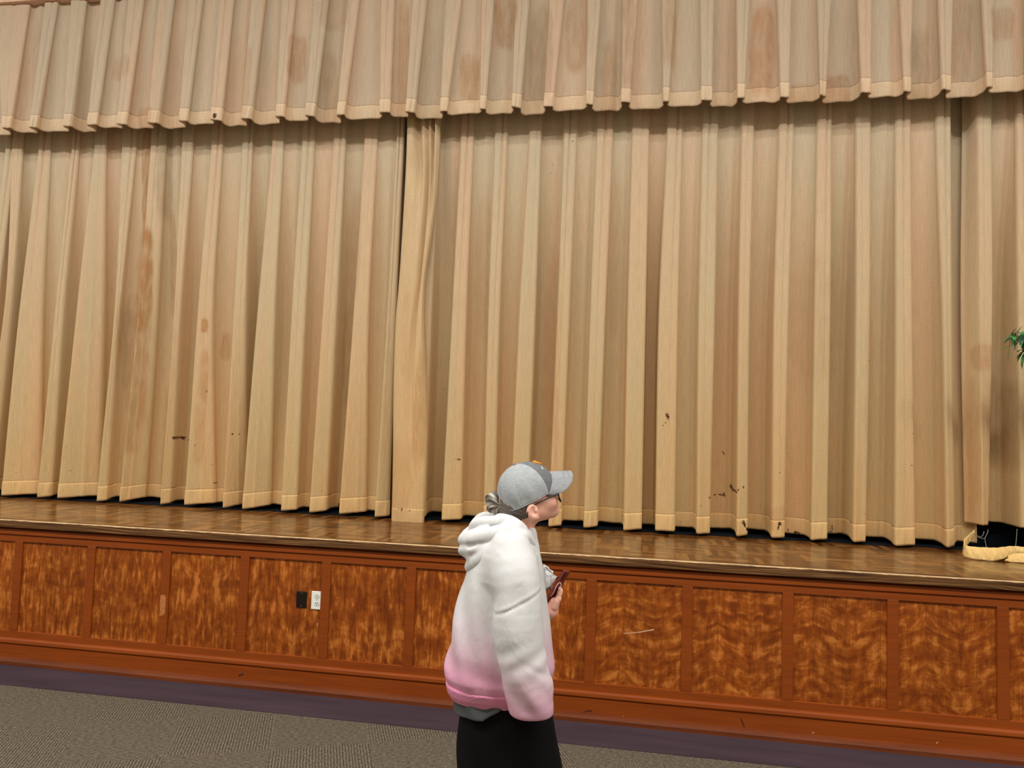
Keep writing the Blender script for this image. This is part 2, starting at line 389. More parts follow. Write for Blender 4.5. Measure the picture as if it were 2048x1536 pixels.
zvt = float(np.mean([at(p, 8-.0657*p, YV)[2] for p in (0, 60, 110)]))
vrow = lambda li, px: (5, vb_line(px)-4)[li]
VZ = [float(at(1000, 5, YV)[2]), zvb]
# front-face edges are measured along the picture's top row and the hem: run each line on to a level top
rowsv = pleat_rows([tuple(s) for s in VA], vrow, YV, [.06, .12], VZ, None, None, [.008, .002], lambda i, li: .15, undercut=.02)
va_mid = [((a[0]+b[0])/2, (a[1]+b[1])/2) for a, b in VA]
zm = (VZ[0]+VZ[1])/2
rowm = pleat_rows([((m[0], m[1]),) for m in va_mid], lambda li, px: 125-.019*px, YV, [.10], [zm], None, None, [.005], lambda i, li: .15, undercut=.02)
T = np.array(rowsv[0][1]); Mm = np.array(rowm[0][1])
ext = [(float(x), float(y)) for x, y in (T+(T-Mm)*((zvt-VZ[0])/(VZ[0]-zm))*np.array([.9, .25]))]
rowsv = [(zvt, ext), rowsv[0], rowm[0], rowsv[1]]
vl = empty('valance', (-1.5, YV, zvb)); tag(vl, 'tan pleated valance running across the top of the stage above both curtains', 'valance')
st_v = []; sp_v = []
for (px, py, rx, rz, ch, a) in [(236, 130, .11, .10, 0, .35), (280, 225, .1, .1, 0, .5), (590, 110, .07, .2, 0, .55), (935, 145, .09, .19, 0, .6), (1010, 30, .10, .22, 0, .6), (800, 110, .05, .5, 0, .5), (1153, 60, .09, .3, 0, .5), (1217, 150, .06, .3, 0, .45),
                                (1528, 90, .09, .35, 0, .6), (1610, 178, .10, .10, 0, .45), (1685, 165, .10, .12, 0, .6), (1340, 60, .05, .3, 0, .45), (1935, 60, .08, .3, 0, .45), (490, 160, .05, .3, 0, .4), (60, 120, .05, .4, 0, .25), (648, 170, .06, .3, 0, .4), (1845, 130, .09, .3, 1, .5), (1080, 100, .10, .4, 1, .45), (2010, 40, .09, .12, 0, .5), (1255, 60, .05, .5, 1, .5), (670, 20, .14, .14, 0, .3)]: stain_shade(st_v, px, py, rx, rz, ch, a, YV)
for px, py, r in [(428, 231, .022), (429, 230, .02), (1763, 172, .007), (1768, 170, .007), (1779, 139, .008), (1782, 166, .006), (1234, 210, .012), (1234, 219, .010)]:
    p = at(px, py, YV); sp_v.append((float(p[0]), float(p[2]), r))
cloth('valance_panel', rowsv, M_VAL, M_VHEM, vl, .10, zvb, stains_shade=st_v, spots=sp_v, ripple=.003, lift=.0, front_y=YV)
# heading strip and batten board above the pleats
bm = bmesh.new(); box(bm, -12.9, 9.9, YV-.03, YV+.06, zvt-.005, zvt+.09, .004)
o = bmobj('heading_band', bm, plain('heading_band', srgb(236, 196, 170), .9, .1, vary=.08, scale=60)); under(o, vl); o['label'] = 'pale pink heading band at the top of the pleats'

# ------------------------------------------------------------------ wood materials
def mat_trim(name, c1, c2, rough=.42):
    t = NT(name, rough, .3); p = t.pos()
    g = t.noise(t.scale(p, 2, 8, 60), 1.0, 4, .6)
    b = t.noise(t.scale(p, .8, 1, 2), 1.0, 2)
    c = t.ramp(t.math('ADD', t.math('MULTIPLY', g, .6), t.math('MULTIPLY', b, .4)), [(.35, c1), (.65, c2)])
    nick = t.rng(t.noise(t.scale(p, 14, 9, 45), 1.0, 2), .745, .77)
    c = t.mix(t.math('MULTIPLY', nick, .5), c, srgb(70, 26, 10))
    t.bump(g, .08, .002)
    return t.done(c)
M_TRIM = mat_trim('mahogany_trim', srgb(126, 57, 14), srgb(148, 71, 19))
M_SHOE = mat_trim('worn_base_shoe', srgb(92, 46, 24), srgb(122, 62, 32), .35)
def mat_panel():
    t = NT('figured_veneer', .38, .3); p = t.pos(); o = t.n('ShaderNodeObjectInfo').outputs['Random']
    s = t.sep(t.coord('Object'))
    # veneer leaves, mirrored about each joint
    lx = t.math('ADD', t.math('MULTIPLY', s[0], 5.6), t.math('MULTIPLY', o, 3))
    tri = t.math('PINGPONG', lx, 1.0); leaf = t.math('FLOOR', lx)
    v = t.comb(t.math('ADD', tri, t.math('MULTIPLY', o, 37)), t.math('MULTIPLY', leaf, .13), t.math('MULTIPLY', s[2], 1.0))
    ix = t.math('ADD', tri, t.math('MULTIPLY', o, 37)); ly = t.math('MULTIPLY', leaf, .13)
    sel = t.math('GREATER_THAN', t.sep(p)[0], -.30)                     # ribbon-striped sheets on one side, quilted sheets on the other
    rib = t.noise(t.comb(t.math('MULTIPLY', ix, 6.0), ly, t.math('MULTIPLY', s[2], 8)), 1.0, 3, .6, .35)
    slope = t.math('ADD', t.math('MULTIPLY', s[2], 21), t.math('MULTIPLY', tri, 1.3))
    qlt = t.noise(t.comb(t.math('MULTIPLY', ix, 1.9), ly, slope), 1.0, 3, .6, .35)
    fig = t.math('ADD', t.math('MULTIPLY', rib, t.math('SUBTRACT', .7, t.math('MULTIPLY', sel, .35))), t.math('MULTIPLY', qlt, t.math('ADD', .3, t.math('MULTIPLY', sel, .35))))
    ray_ = t.noise(t.scale(p, 170, 1, 7), 1.0, 3)
    fv = t.math('ADD', t.math('MULTIPLY', fig, .9), t.math('MULTIPLY', ray_, .1))
    c = t.ramp(fv, [(.40, srgb(118, 54, 13)), (.48, srgb(142, 70, 18)), (.53, srgb(156, 82, 24)), (.61, srgb(194, 116, 50))])
    d = t.math('ABSOLUTE', t.math('SUBTRACT', t.math('FRACT', lx), .5))
    c = t.mix(t.rng(d, .492, .499, 0, .6), c, srgb(70, 26, 8))
    tone = t.mix(t.math('FRACT', t.math('MULTIPLY', leaf, .37)), (.92, .92, .92, 1), (1.06, 1.04, 1.0, 1))
    return t.done(t.mix(1.0, c, tone, 'MULTIPLY'))
M_PANEL = mat_panel()
def mat_nosing():
    t = NT('oak_nosing', .5, .2); p = t.pos()
    w = t.noise(t.scale(p, .9, 3, 10), 1.0, 2)
    g = t.noise(t.comb(t.math('MULTIPLY', t.sep(p)[0], 2.2), 0.0, t.math('ADD', t.math('MULTIPLY', t.sep(p)[2], 150), t.math('MULTIPLY', w, 14))), 1.0, 3)
    c = t.ramp(g, [(.36, srgb(58, 36, 20)), (.5, srgb(98, 66, 38)), (.64, srgb(136, 98, 58))])
    # paler line along the top front edge, broken up by noise
    pale_edge = t.rng(t.math('ADD', t.sep(p)[2], t.math('MULTIPLY', t.noise(t.scale(p, 16, 4, 4), 1.0, 3), .010)),   .9580, .9625)
    yy = t.rng(t.sep(p)[1], -.020, -.027)
    c = t.mix(t.math('MULTIPLY', pale_edge, yy), c, srgb(226, 190, 140))
    return t.done(c)
M_NOSE = mat_nosing()
def mat_parquet():
    t = NT('oak_parquet', .16, .38); p = t.pos(); s = t.sep(p); B = .232; N = 6
    bx = t.math('DIVIDE', t.math('ADD', s[0], .03), B); by = t.math('DIVIDE', s[1], B)
    fx = t.math('FLOOR', bx); fy = t.math('FLOOR', by)
    par = t.math('MODULO', t.math('ABSOLUTE', t.math('ADD', fx, fy)), 2.0)
    ux, uy = t.math('FRACT', bx), t.math('FRACT', by)
    a = t.math('ADD', t.math('MULTIPLY', ux, par), t.math('MULTIPLY', uy, t.math('SUBTRACT', 1.0, par)))
    si = t.math('FLOOR', t.math('MULTIPLY', a, float(N))); sf = t.math('FRACT', t.math('MULTIPLY', a, float(N)))
    wn = t.n('ShaderNodeTexWhiteNoise', {'Vector': t.comb(fx, fy, si)}, noise_dimensions='3D').outputs['Value']
    along = t.mix(par, t.scale(p, 6, 60, 1), t.scale(p, 60, 6, 1))
    g = t.noise(along, 1.0, 3)
    f = t.math('ADD', t.math('MULTIPLY', wn, .55), t.math('MULTIPLY', g, .45))
    c = t.ramp(f, [(.25, srgb(80, 46, 20)), (.5, srgb(110, 68, 30)), (.75, srgb(150, 102, 52))])
    e = t.math('ABSOLUTE', t.math('SUBTRACT', sf, .5))
    c = t.mix(t.rng(e, .465, .495, 0, .55), c, srgb(48, 26, 12))
    # scraped black residue patches
    for (px, py, rx, ry) in ((655, 1054, .12, .05), (716, 1050, .22, .06), (1503, 1099, .07, .03), (1627, 1112, .07, .012), (480, 1044, .08, .03)):
        q = onz(px, py, .961)
        d = t.n('ShaderNodeVectorMath', {0: t.scale(t.n('ShaderNodeVectorMath', {0: p, 1: (float(q[0]), float(q[1]), .961)}, operation='SUBTRACT').outputs[0], 1/rx, 1/ry, 1)}, operation='LENGTH').outputs['Value']
        n = t.noise(t.scale(p, 60, 60, 1), 1.0, 3)
        c = t.mix(t.math('MULTIPLY', t.rng(t.math('ADD', d, t.math('MULTIPLY', n, 1.6)), 1.75, 1.35), .8), c, srgb(30, 28, 28))
    rr = t.rng(t.noise(t.scale(p, 9, 9, 1), 1.0, 3), .3, .7, .13, .25)
    t.put(t.b.inputs['Roughness'], rr)
    t.bump(t.noise(t.scale(p, 5, 5, 1), 1.0, 2), .05, .01)
    return t.done(c)
M_PARQ = mat_parquet()
def mat_carpet():
    t = NT('ribbed_carpet', 1.0, .05); p = t.pos(); s = t.sep(p); B = .50
    th = .42; rx = t.math('ADD', t.math('MULTIPLY', s[0], math.cos(th)), t.math('MULTIPLY', s[1], math.sin(th)))
    ry = t.math('SUBTRACT', t.math('MULTIPLY', s[1], math.cos(th)), t.math('MULTIPLY', s[0], math.sin(th)))
    par = t.math('MODULO', t.math('ABSOLUTE', t.math('ADD', t.math('FLOOR', t.math('DIVIDE', rx, B)), t.math('FLOOR', t.math('DIVIDE', ry, B)))), 2.0)
    inv = t.math('SUBTRACT', 1.0, par)
    a = t.math('ADD', t.math('MULTIPLY', rx, par), t.math('MULTIPLY', ry, inv))
    b = t.math('ADD', t.math('MULTIPLY', ry, par), t.math('MULTIPLY', rx, inv))
    wob = t.noise(t.scale(p, 40, 40, 1), 1.0, 2)
    wv = t.math('SINE', t.math('ADD', t.math('MULTIPLY', a, 420.0), t.math('MULTIPLY', wob, 3.5)))
    dash = t.noise(t.comb(t.math('MULTIPLY', a, 150), t.math('MULTIPLY', b, 45), 0.0), 1.0, 2)
    n = t.noise(t.scale(p, 190, 190, 1), 1.0, 2)
    f = t.math('ADD', t.math('ADD', t.math('MULTIPLY', wv, .11), t.math('MULTIPLY', dash, .6)), t.math('MULTIPLY', n, .4))
    c = t.ramp(f, [(.26, srgb(54, 47, 39)), (.5, srgb(96, 88, 75)), (.74, srgb(140, 131, 113))])
    t.bump(f, .5, .004)
    return t.done(c)
M_CARP = mat_carpet()
t = NT('plum_carpet_border', 1.0, .05); p = t.pos()
M_PLUM = t.done(t.ramp(t.math('ADD', t.math('MULTIPLY', t.noise(p, 260, 2), .5), t.math('MULTIPLY', t.noise(t.scale(p, 1.3, 9, 1), 1.0, 3), .5)), [(.3, srgb(58, 46, 52)), (.7, srgb(80, 66, 74))]))

# ------------------------------------------------------------------ stage and room shell
XL, XR = -13.0, 10.0
ZS = .961
def struct(name, bm, mat, smooth=False): return tag(bmobj(name, bm, mat, None, smooth), kind='structure')
bm = bmesh.new(); box(bm, XL, XR, -12, .0, -.1, 0); struct('floor', bm, M_CARP)
bm = bmesh.new(); box(bm, XL, XR, -.365, -.05, 0.0, .004); struct('trim_1', bm, M_PLUM)['label'] = 'plum carpet border along the foot of the stage'
bm = bmesh.new(); box(bm, XL, XR, .012, 3.2, .90, ZS); struct('stage_floor', bm, M_PARQ)
bm = bmesh.new(); prism(bm, [(.012, .905), (-.022, .905), (-.029, .911), (-.030, .952), (-.026, .959), (-.020, ZS+.0004), (.012, ZS+.0004)], XL, XR)
struct('trim_2', bm, M_NOSE)['label'] = 'oak nosing along the stage edge'
front = empty('wall_front', (0, 0, 0)); tag(front, kind='structure')
X0, SP, HW = -4.1426, .5565, .030
bm = bmesh.new(); box(bm, XL, XR, .022, .06, 0, .905); bmobj('backing', bm, M_TRIM, front)
for i in range(-12, 22):
    xc = X0+SP*i
    bm = bmesh.new(); box(bm, xc-HW, xc+HW, -.001, .022, .2139, .8124, .0022); bmobj('stile', bm, M_TRIM, front)
    me_bm = bmesh.new(); box(me_bm, HW-SP/2-.004, SP/2-HW+.004, .0105, .021, .212-.5, .814-.5)
    o = bmobj('panel', me_bm, M_PANEL, front); o.location = (xc+SP/2, 0, .5)
bm = bmesh.new(); prism(bm, [(.02, .8124), (0, .8124), (0, .852), (.02, .852)], XL, XR); bmobj('top_rail', bm, M_TRIM, front)
bm = bmesh.new(); prism(bm, [(.02, .852), (-.004, .854), (-.008, .860), (-.008, .892), (.004, .898), (.02, .905)], XL, XR); bmobj('fascia_molding', bm, M_TRIM, front)
bm = bmesh.new(); prism(bm, [(.02, .150), (-.001, .150), (-.001, .2115), (.003, .2139), (.02, .2139)], XL, XR); bmobj('bottom_rail', bm, M_TRIM, front)
M_SCUFF = plain('bare_wood', srgb(184, 112, 56), .7, vary=.1, scale=60); M_SCRA = plain('pale_scratch', srgb(226, 190, 160), .7); M_GOUGE = plain('dark_gouge', srgb(52, 20, 10), .8)
def mark(name, pts, y, mat, par):
    V = [at(a, b, y-.0006) for a, b in pts]+[at(a, b, y+.0004) for a, b in pts]; n = len(pts)
    F = [tuple(range(n)), tuple(range(2*n-1, n-1, -1))]+[(k, n+k, n+(k+1) % n, (k+1) % n) for k in range(n)]
    o = pyobj(name, V, F, mat, par, False); return o
mark('scuff', [(321, 1190), (328, 1189), (332, 1193), (330, 1226), (326, 1231), (319, 1232), (320, 1208)], -.001, M_SCUFF, front)['label'] = 'pale patch of bare wood on a stile'
mark('scratch', [(1247, 1266.5), (1280, 1263.5), (1308, 1258), (1308, 1260), (1280, 1265), (1247, 1267.5)], .0105, M_SCRA, front)['label'] = 'long pale scratch across a panel'
for pts in ([(652, 1232), (654, 1230), (653, 1236), (651, 1237)], [(635, 1247), (636.5, 1245), (635.5, 1252), (634.5, 1252)]): mark('scratch', pts, .0105, M_SCRA, front)
base = empty('baseboard_front', (0, 0, 0)); tag(base, kind='structure')
bm = bmesh.new(); prism(bm, [(-.001, .136), (-.022, .136), (-.024, .142), (-.022, .158), (-.012, .166), (-.001, .168)], XL, XR); bmobj('cap_molding', bm, M_TRIM, base)
bm = bmesh.new(); prism(bm, [(-.001, .0), (-.017, .0), (-.017, .128), (-.012, .133), (-.001, .136)], XL, XR); bmobj('base_board', bm, M_TRIM, base)
bm = bmesh.new(); prism(bm, [(-.017, .0), (-.055, .0), (-.055, .026), (-.050, .036), (-.040, .042), (-.017, .046)], XL, XR); bmobj('base_shoe', bm, M_SHOE, base)

M_WALL = plain('painted_wall', srgb(214, 206, 190), .9, .2, vary=.02, scale=4)
M_CEIL = plain('ceiling_tile', srgb(232, 230, 224), .95, .1, vary=.02, scale=6)
t = NT('gap_shade_black', .9, .1); M_BLK = t.done(t.ramp(t.noise(t.scale(t.pos(), 5, 30, 1), 1.0, 3), [(.3, srgb(8, 11, 15)), (.7, srgb(24, 33, 41))]))  # near-black of the drape that stands in for shade
CH = 6.6
bm = bmesh.new(); box(bm, XL-.1, XL, -12, 3.2, 0, CH); struct('wall_left', bm, M_WALL)
bm = bmesh.new(); box(bm, XR, XR+.1, -12, 3.2, 0, CH); struct('wall_right', bm, M_WALL)
bm = bmesh.new(); box(bm, XL, XR, -12.1, -12, 0, CH); struct('wall_rear', bm, M_WALL)
bm = bmesh.new(); box(bm, XL, XR, -12, 3.2, CH, CH+.1); struct('ceiling', bm, M_CEIL)
bm = bmesh.new(); box(bm, XL, XR, YV-.02, YV+.08, zvt+.092, CH); struct('wall_proscenium', bm, M_WALL)
# added dark drape, stands in for the shade behind and below the curtains
def wavy(x0, x1, y, z0, z1, amp, n):
    V, F = [], []
    for r, z in enumerate(np.linspace(z1, z0, 12)):
        for k in range(n+1):
            x = x0+(x1-x0)*k/n; V.append((x, y+amp*math.sin(x*14+.6*math.sin(x*3.1))+.006*math.sin(x*40+z*3), z))
    for r in range(11):
        for k in range(n): F.append((r*(n+1)+k, (r+1)*(n+1)+k, (r+1)*(n+1)+k+1, r*(n+1)+k+1))
    return V, F
V, F = wavy(-12.9, 9.9, 1.42, ZS+.004, 5.0, .03, 900)
n_ = 901
for q, (dy, zz) in enumerate(((-.10, .010), (-.22, .007), (-.29, .005))):  # its foot runs forward over the boards to darken the shaded strip
    b0 = len(V)-n_
    for k in range(n_):
        x = -12.9+22.8*k/900; V.append((x, 1.42+dy+.02*math.sin(x*9+q)+.012*math.sin(x*31+q*2), ZS+zz+.003*(1+math.sin(x*23+q*3))*.5))
    F += [(b0+k, b0+n_+k, b0+n_+k+1, b0+k+1) for k in range(n_-1)]
bk = pyobj('gap_shade_drape', V, F, M_BLK); tag(bk, 'added black drape standing in for shade in the gap below the curtain hems', 'curtain')
sd = bk.modifiers.new('thickness', 'SOLIDIFY'); sd.thickness = .006

for pts in ([(1166, 1424), (1176, 1420), (1184, 1421), (1184, 1423.5), (1174, 1422.5), (1167, 1426)], [(1481, 1434), (1484, 1439), (1490, 1455), (1488, 1455), (1482, 1442)], [(476, 1350), (487, 1346), (486, 1350), (478, 1353)], [(1151+420, 1262), (1151+424, 1261), (1151+423, 1270), (1151+420, 1270)]):
    mark('gouge', pts, -.017 if pts[0][1] > 1300 else .0105, M_GOUGE, base if pts[0][1] > 1300 else front)
for px, py in ((1691, 1480), (1626, 1465), (1874, 1485), (1245, 1433)): mark('gouge', [(px-2, py+1), (px+2, py-1.5), (px+2.5, py), (px-1.5, py+2)], -.017, M_SCRA, base)
# ------------------------------------------------------------------ outlet plates on the stage front
M_PLATE_B = plain('dark_brown_plate', srgb(24, 14, 10), .4, .4); M_SCREW = plain('dull_screw', srgb(120, 108, 96), .4, .5, .6)
M_PLATE_W = plain('white_plate', srgb(240, 240, 232), .45, .4, vary=.01); M_SLOT = plain('outlet_slot', srgb(70, 70, 70), .7); M_OUT = plain('outlet_face', srgb(214, 218, 214), .5, vary=.02)
def plate(name, px0, px1, py0, py1, mat):
    a, b = at(px0, py0, .0105), at(px1, py1, .0105); w, h = (b[0]-a[0]), (a[2]-b[2]); c = ((a[0]+b[0])/2, .0105, (a[2]+b[2])/2)
    bm = bmesh.new(); box(bm, -w/2, w/2, -.007, .0002, -h/2, h/2, .0025)
    o = bmobj(name, bm, mat); o.location = c; return o, w, h
pb, w, h = plate('blank_wall_plate', 594.2, 613.2, 1182, 1215.5, M_PLATE_B)
tag(pb, 'dark brown blank cover plate with two screws on the stage front panel', 'wall plate')
def disc(name, r, y, z, mat, par, x=0.0, d=.0015, n=16):
    bm = bmesh.new(); bmesh.ops.create_cone(bm, cap_ends=True, segments=n, radius1=r, radius2=r*.85, depth=d, matrix=Matrix.Translation((x, y, z)) @ Matrix.Rotation(PI/2, 4, 'X'))
    return bmobj(name, bm, mat, par)
for zz in (.8, -.78): disc('screw', .0042, -.0075, h/2*zz, M_SCREW, pb)
pw, w, h = plate('outlet_plate', 624.3, 645.5, 1181.5, 1219.5, M_PLATE_W)
tag(pw, 'white outlet plate beside the dark blank plate', 'outlet')
for zz in (.45, -.36):
    bm = bmesh.new(); bmesh.ops.create_cone(bm, cap_ends=True, segments=24, radius1=.0185, radius2=.0175, depth=.002, matrix=Matrix.Translation((0, -.0078, h/2*zz)) @ Matrix.Rotation(PI/2, 4, 'X') @ Matrix.Scale(.82, 4, (0, 1, 0)))
    f = bmobj('receptacle', bm, M_OUT, pw)
    for sx in (-.0065, .0065):
        bm = bmesh.new(); box(bm, sx-.0011, sx+.0011, -.0094, -.0086, h/2*zz+.001, h/2*zz+.0095); bmobj('slot', bm, M_SLOT, f)
    disc('ground_hole', .0026, -.009, h/2*zz-.008, M_SLOT, f, 0, .0009)
disc('screw', .003, -.0075, h/2*.05, M_SCREW, pw)

# ------------------------------------------------------------------ torn hem strip and threads (still hanging from the right curtain)
def ribbon(name, pts, mat, parent, n=8):
    """pts: list of (lower point, upper point); lofted band with crumples"""
    lo = cat_spline([p[0] for p in pts], n); hi = cat_spline([p[1] for p in pts], n)
    V, F = [], []; K = 9
    for i, (a, b) in enumerate(zip(lo, hi)):
        for k in range(K):
            q = k/(K-1); p = a+(b-a)*q
            amp = .006*math.sin(PI*q)
            p = p+np.array([0, -amp*(1.2+math.sin(i*.9+q*4)+.7*math.sin(i*2.3-q*6)), .0])
            V.append(p)
    for i in range(len(lo)-1):
        for k in range(K-1): F.append((i*K+k, i*K+k+1, (i+1)*K+k+1, (i+1)*K+k))
    o = pyobj(name, V, F, mat, None, True); me = o.data
    ul = me.uv_layers.new(name='UVMap'); li = np.empty(len(me.loops), int); me.loops.foreach_get('vertex_index', li)
    VV = np.array(V); ul.data.foreach_set('uv', VV[li][:, [0, 2]].ravel().astype(np.float32))
    sd = o.modifiers.new('thickness', 'SOLIDIFY'); sd.thickness = .006
    if parent: under(o, parent)
    return o
def P3(px, py, y, z=None):
    p = at(px, py, y); 
    if z is not None: p[2] = z
    return p
M_STRIP = mat_curtain('torn_hem_cloth', [srgb(240, 212, 156), srgb(236, 204, 146), srgb(238, 208, 150), srgb(236, 198, 138)], srgb(255, 248, 228))
hp = [(P3(1942, 1080, .99), P3(1950, 1060, .99)), (P3(1934, 1092, .90), P3(1944, 1066, .93)), (P3(1927, 1105, .79), P3(1931, 1078, .80)),
      (P3(1930, 1113, .725), P3(1931, 1090, .74)), (P3(1945, 1118, .69), P3(1946, 1094, .71)), (P3(1970, 1121, .675), P3(1971, 1095.5, .70)),
      (P3(1985, 1122, .67), P3(1990, 1096, .70)), (P3(2008, 1117, .70), P3(2008, 1094, .72)), (P3(2022, 1112, .73), P3(2025, 1092.5, .74)), (P3(2048, 1108, .75), P3(2050, 1094.5, .76)), (P3(2110, 1112, .75), P3(2110, 1096, .76)), (P3(2200, 1118, .76), P3(2200, 1102, .77))]
th = ribbon('torn_hem', hp, M_STRIP, rc); th['label'] = 'torn cream hem band looped down onto the stage boards'
hp2 = [(P3(2010, 1121.5, .672), P3(2016, 1113, .70)), (P3(2022, 1124.5, .668), P3(2026, 1108.5, .70)), (P3(2040, 1125.5, .662), P3(2042, 1107, .695)), (P3(2062, 1127, .66), P3(2064, 1109, .70)), (P3(2120, 1131, .66), P3(2120, 1114, .70)), (P3(2200, 1137, .66), P3(2200, 1121, .70))]
th2 = ribbon('torn_hem', hp2, M_STRIP, rc)
th2['label'] = 'lower doubled end of the torn hem lying on the boards'
M_THR = plain('hem_thread', srgb(150, 150, 136), .9)
for pts in ([(1947, 1066, .93), (1954, 1071, .96), (1961, 1073.5, .98), (1966, 1070, .99), (1968, 1063, 1.02)], [(1976, 1059, 1.03), (1975, 1066, 1.0), (1970, 1076, .98), (1971, 1086, .96), (1973, 1094, .80)], [(1947, 1068, .93), (1956, 1074, .96), (1966, 1077, .97), (1970, 1076, .98)], [(2034, 1058, 1.03), (2033, 1075, 1.0), (2031, 1093, .76)]):
    V, F = tube(cat_spline([P3(*q) for q in pts], 5), .0018, 5); under(pyobj('thread', V, F, M_THR), rc)

# ------------------------------------------------------------------ artificial tree at the right
M_LEAF = NT('ficus_leaf', .35, .5); _t = M_LEAF
M_LEAF = _t.done(_t.ramp(_t.n('ShaderNodeObjectInfo').outputs['Random'], [(0, srgb(30, 80, 40)), (1, srgb(58, 130, 66))]))
_t = NT('ficus_leaves', .35, .5); M_LEAVES = _t.done(_t.ramp(_t.noise(_t.pos(), 22, 2), [(.35, srgb(22, 58, 34)), (.5, srgb(40, 100, 52)), (.68, srgb(86, 156, 88))]))
M_BARK = plain('tree_bark', srgb(92, 70, 50), .9); M_POT = plain('tree_pot', srgb(60, 56, 52), .6)
def leaf(c, d, L, W, roll):
    d = Vector(d).normalized(); s = d.cross(Vector((0, 0, 1)));
    if s.length < .1: s = d.cross(Vector((1, 0, 0)))
    s.normalize(); s = Matrix.Rotation(roll, 3, d) @ s; nn = s.cross(d); c = Vector(c)
    V = []
    for q, w in ((0, .05), (.2, .75), (.45, 1), (.75, .65), (1.0, .02)):
        m = c+d*(L*q)-Vector((0, 0, 1))*(L*.18*q*q)
        V += [m-s*(W*w*.5)+nn*(.18*W*w), m, m+s*(W*w*.5)+nn*(.18*W*w)]
    F = []
    for i in range(4):
        for k in (0, 1): F.append((i*3+k, i*3+k+1, (i+1)*3+k+1, (i+1)*3+k))
    return V, F
TX, TY = 2.98, .62
tr = empty('artificial_tree', (TX, TY, ZS)); tag(tr, 'green leafy artificial tree tips poking in at the right edge before the curtain', 'plant')
bm = bmesh.new(); bmesh.ops.create_cone(bm, cap_ends=True, segments=28, radius1=.11, radius2=.15, depth=.26, matrix=Matrix.Translation((0, 0, .13))); bmobj('pot', bm, M_POT, tr)
trunk = cat_spline([(0, 0, .2), (.02, .01, .6), (-.02, 0, 1.0), (.0, .01, 1.45)], 6)
V, F = tube(trunk, list(np.linspace(.022, .010, len(trunk))), 8); pyobj('trunk', V, F, M_BARK, tr)
tips = [at(2026, 672, TY), at(2034, 664, TY-.04), at(2045, 668, TY+.05), at(2040, 700, TY)]
branches = [np.array(p)-np.array([TX, TY, ZS]) for p in tips]
for k in range(16):
    a = k*2.4; branches.append(np.array([.36*math.cos(a)*(.6+.4*rng.rand())+.05, .3*math.sin(a)*(.6+.4*rng.rand())-.03, 1.15+.5*rng.rand()]))
BV, BF, LV, LF = [], [], [], []
for j, b in enumerate(branches):
    st = np.array([0, .005, .85+.5*rng.rand()]); mid = (st+b)/2+np.array([0, 0, .12])
    pts = cat_spline([st, mid, b], 6)
    V, F = tube(pts, list(np.linspace(.006, .0022, len(pts))), 5); n0 = len(BV); BV += V; BF += [tuple(q+n0 for q in f) for f in F]
    for m in range(3, len(pts)):
        for q in range(2 if j > 3 else 3):
            c = Vector(pts[m])+Vector(rng.randn(3)*.008)
            if c.x+TX < 2.47 and j > 3: continue
            d = Vector((rng.randn()*.6-.25, rng.randn()*.6-.2, -.75+rng.randn()*.3))
            V, F = leaf(c, d, .060+.02*rng.rand(), .027, rng.randn()*.5); n0 = len(LV); LV += V; LF += [tuple(x+n0 for x in f) for f in F]
for (a, b, L, W) in [((2031, 664), (2030, 693), .06, .022), ((2046, 652), (2030, 668), .05, .026), ((2022, 667), (2029, 673), .03, .014), ((2020, 690), (2013, 697), .028, .022), ((2049, 705), (2044, 732), .07, .030), ((2036, 678), (2046, 694), .06, .028), ((2027, 668), (2024, 690), .05, .016)]:
    c = at(*a, TY-.02)-np.array([TX, TY, ZS]); e = at(*b, TY-.03)-np.array([TX, TY, ZS])
    V, F = leaf(c, e-c, float(np.linalg.norm(e-c))*1.05, W, .3); n0 = len(LV); LV += V; LF += [tuple(x+n0 for x in f) for f in F]
pyobj('branches', BV, BF, M_BARK, tr); lv = pyobj('leaves', LV, LF, M_LEAVES, tr, True)
# drooping sprig seen lowest
V, F = tube(cat_spline([at(2030, 668, TY)-np.array([TX, TY, ZS]), at(2021, 680, TY)-np.array([TX, TY, ZS]), at(2018, 700, TY)-np.array([TX, TY, ZS]), at(2016, 718, TY)-np.array([TX, TY, ZS])], 5), .0016, 5)
pyobj('sprig', V, F, M_LEAVES, tr)

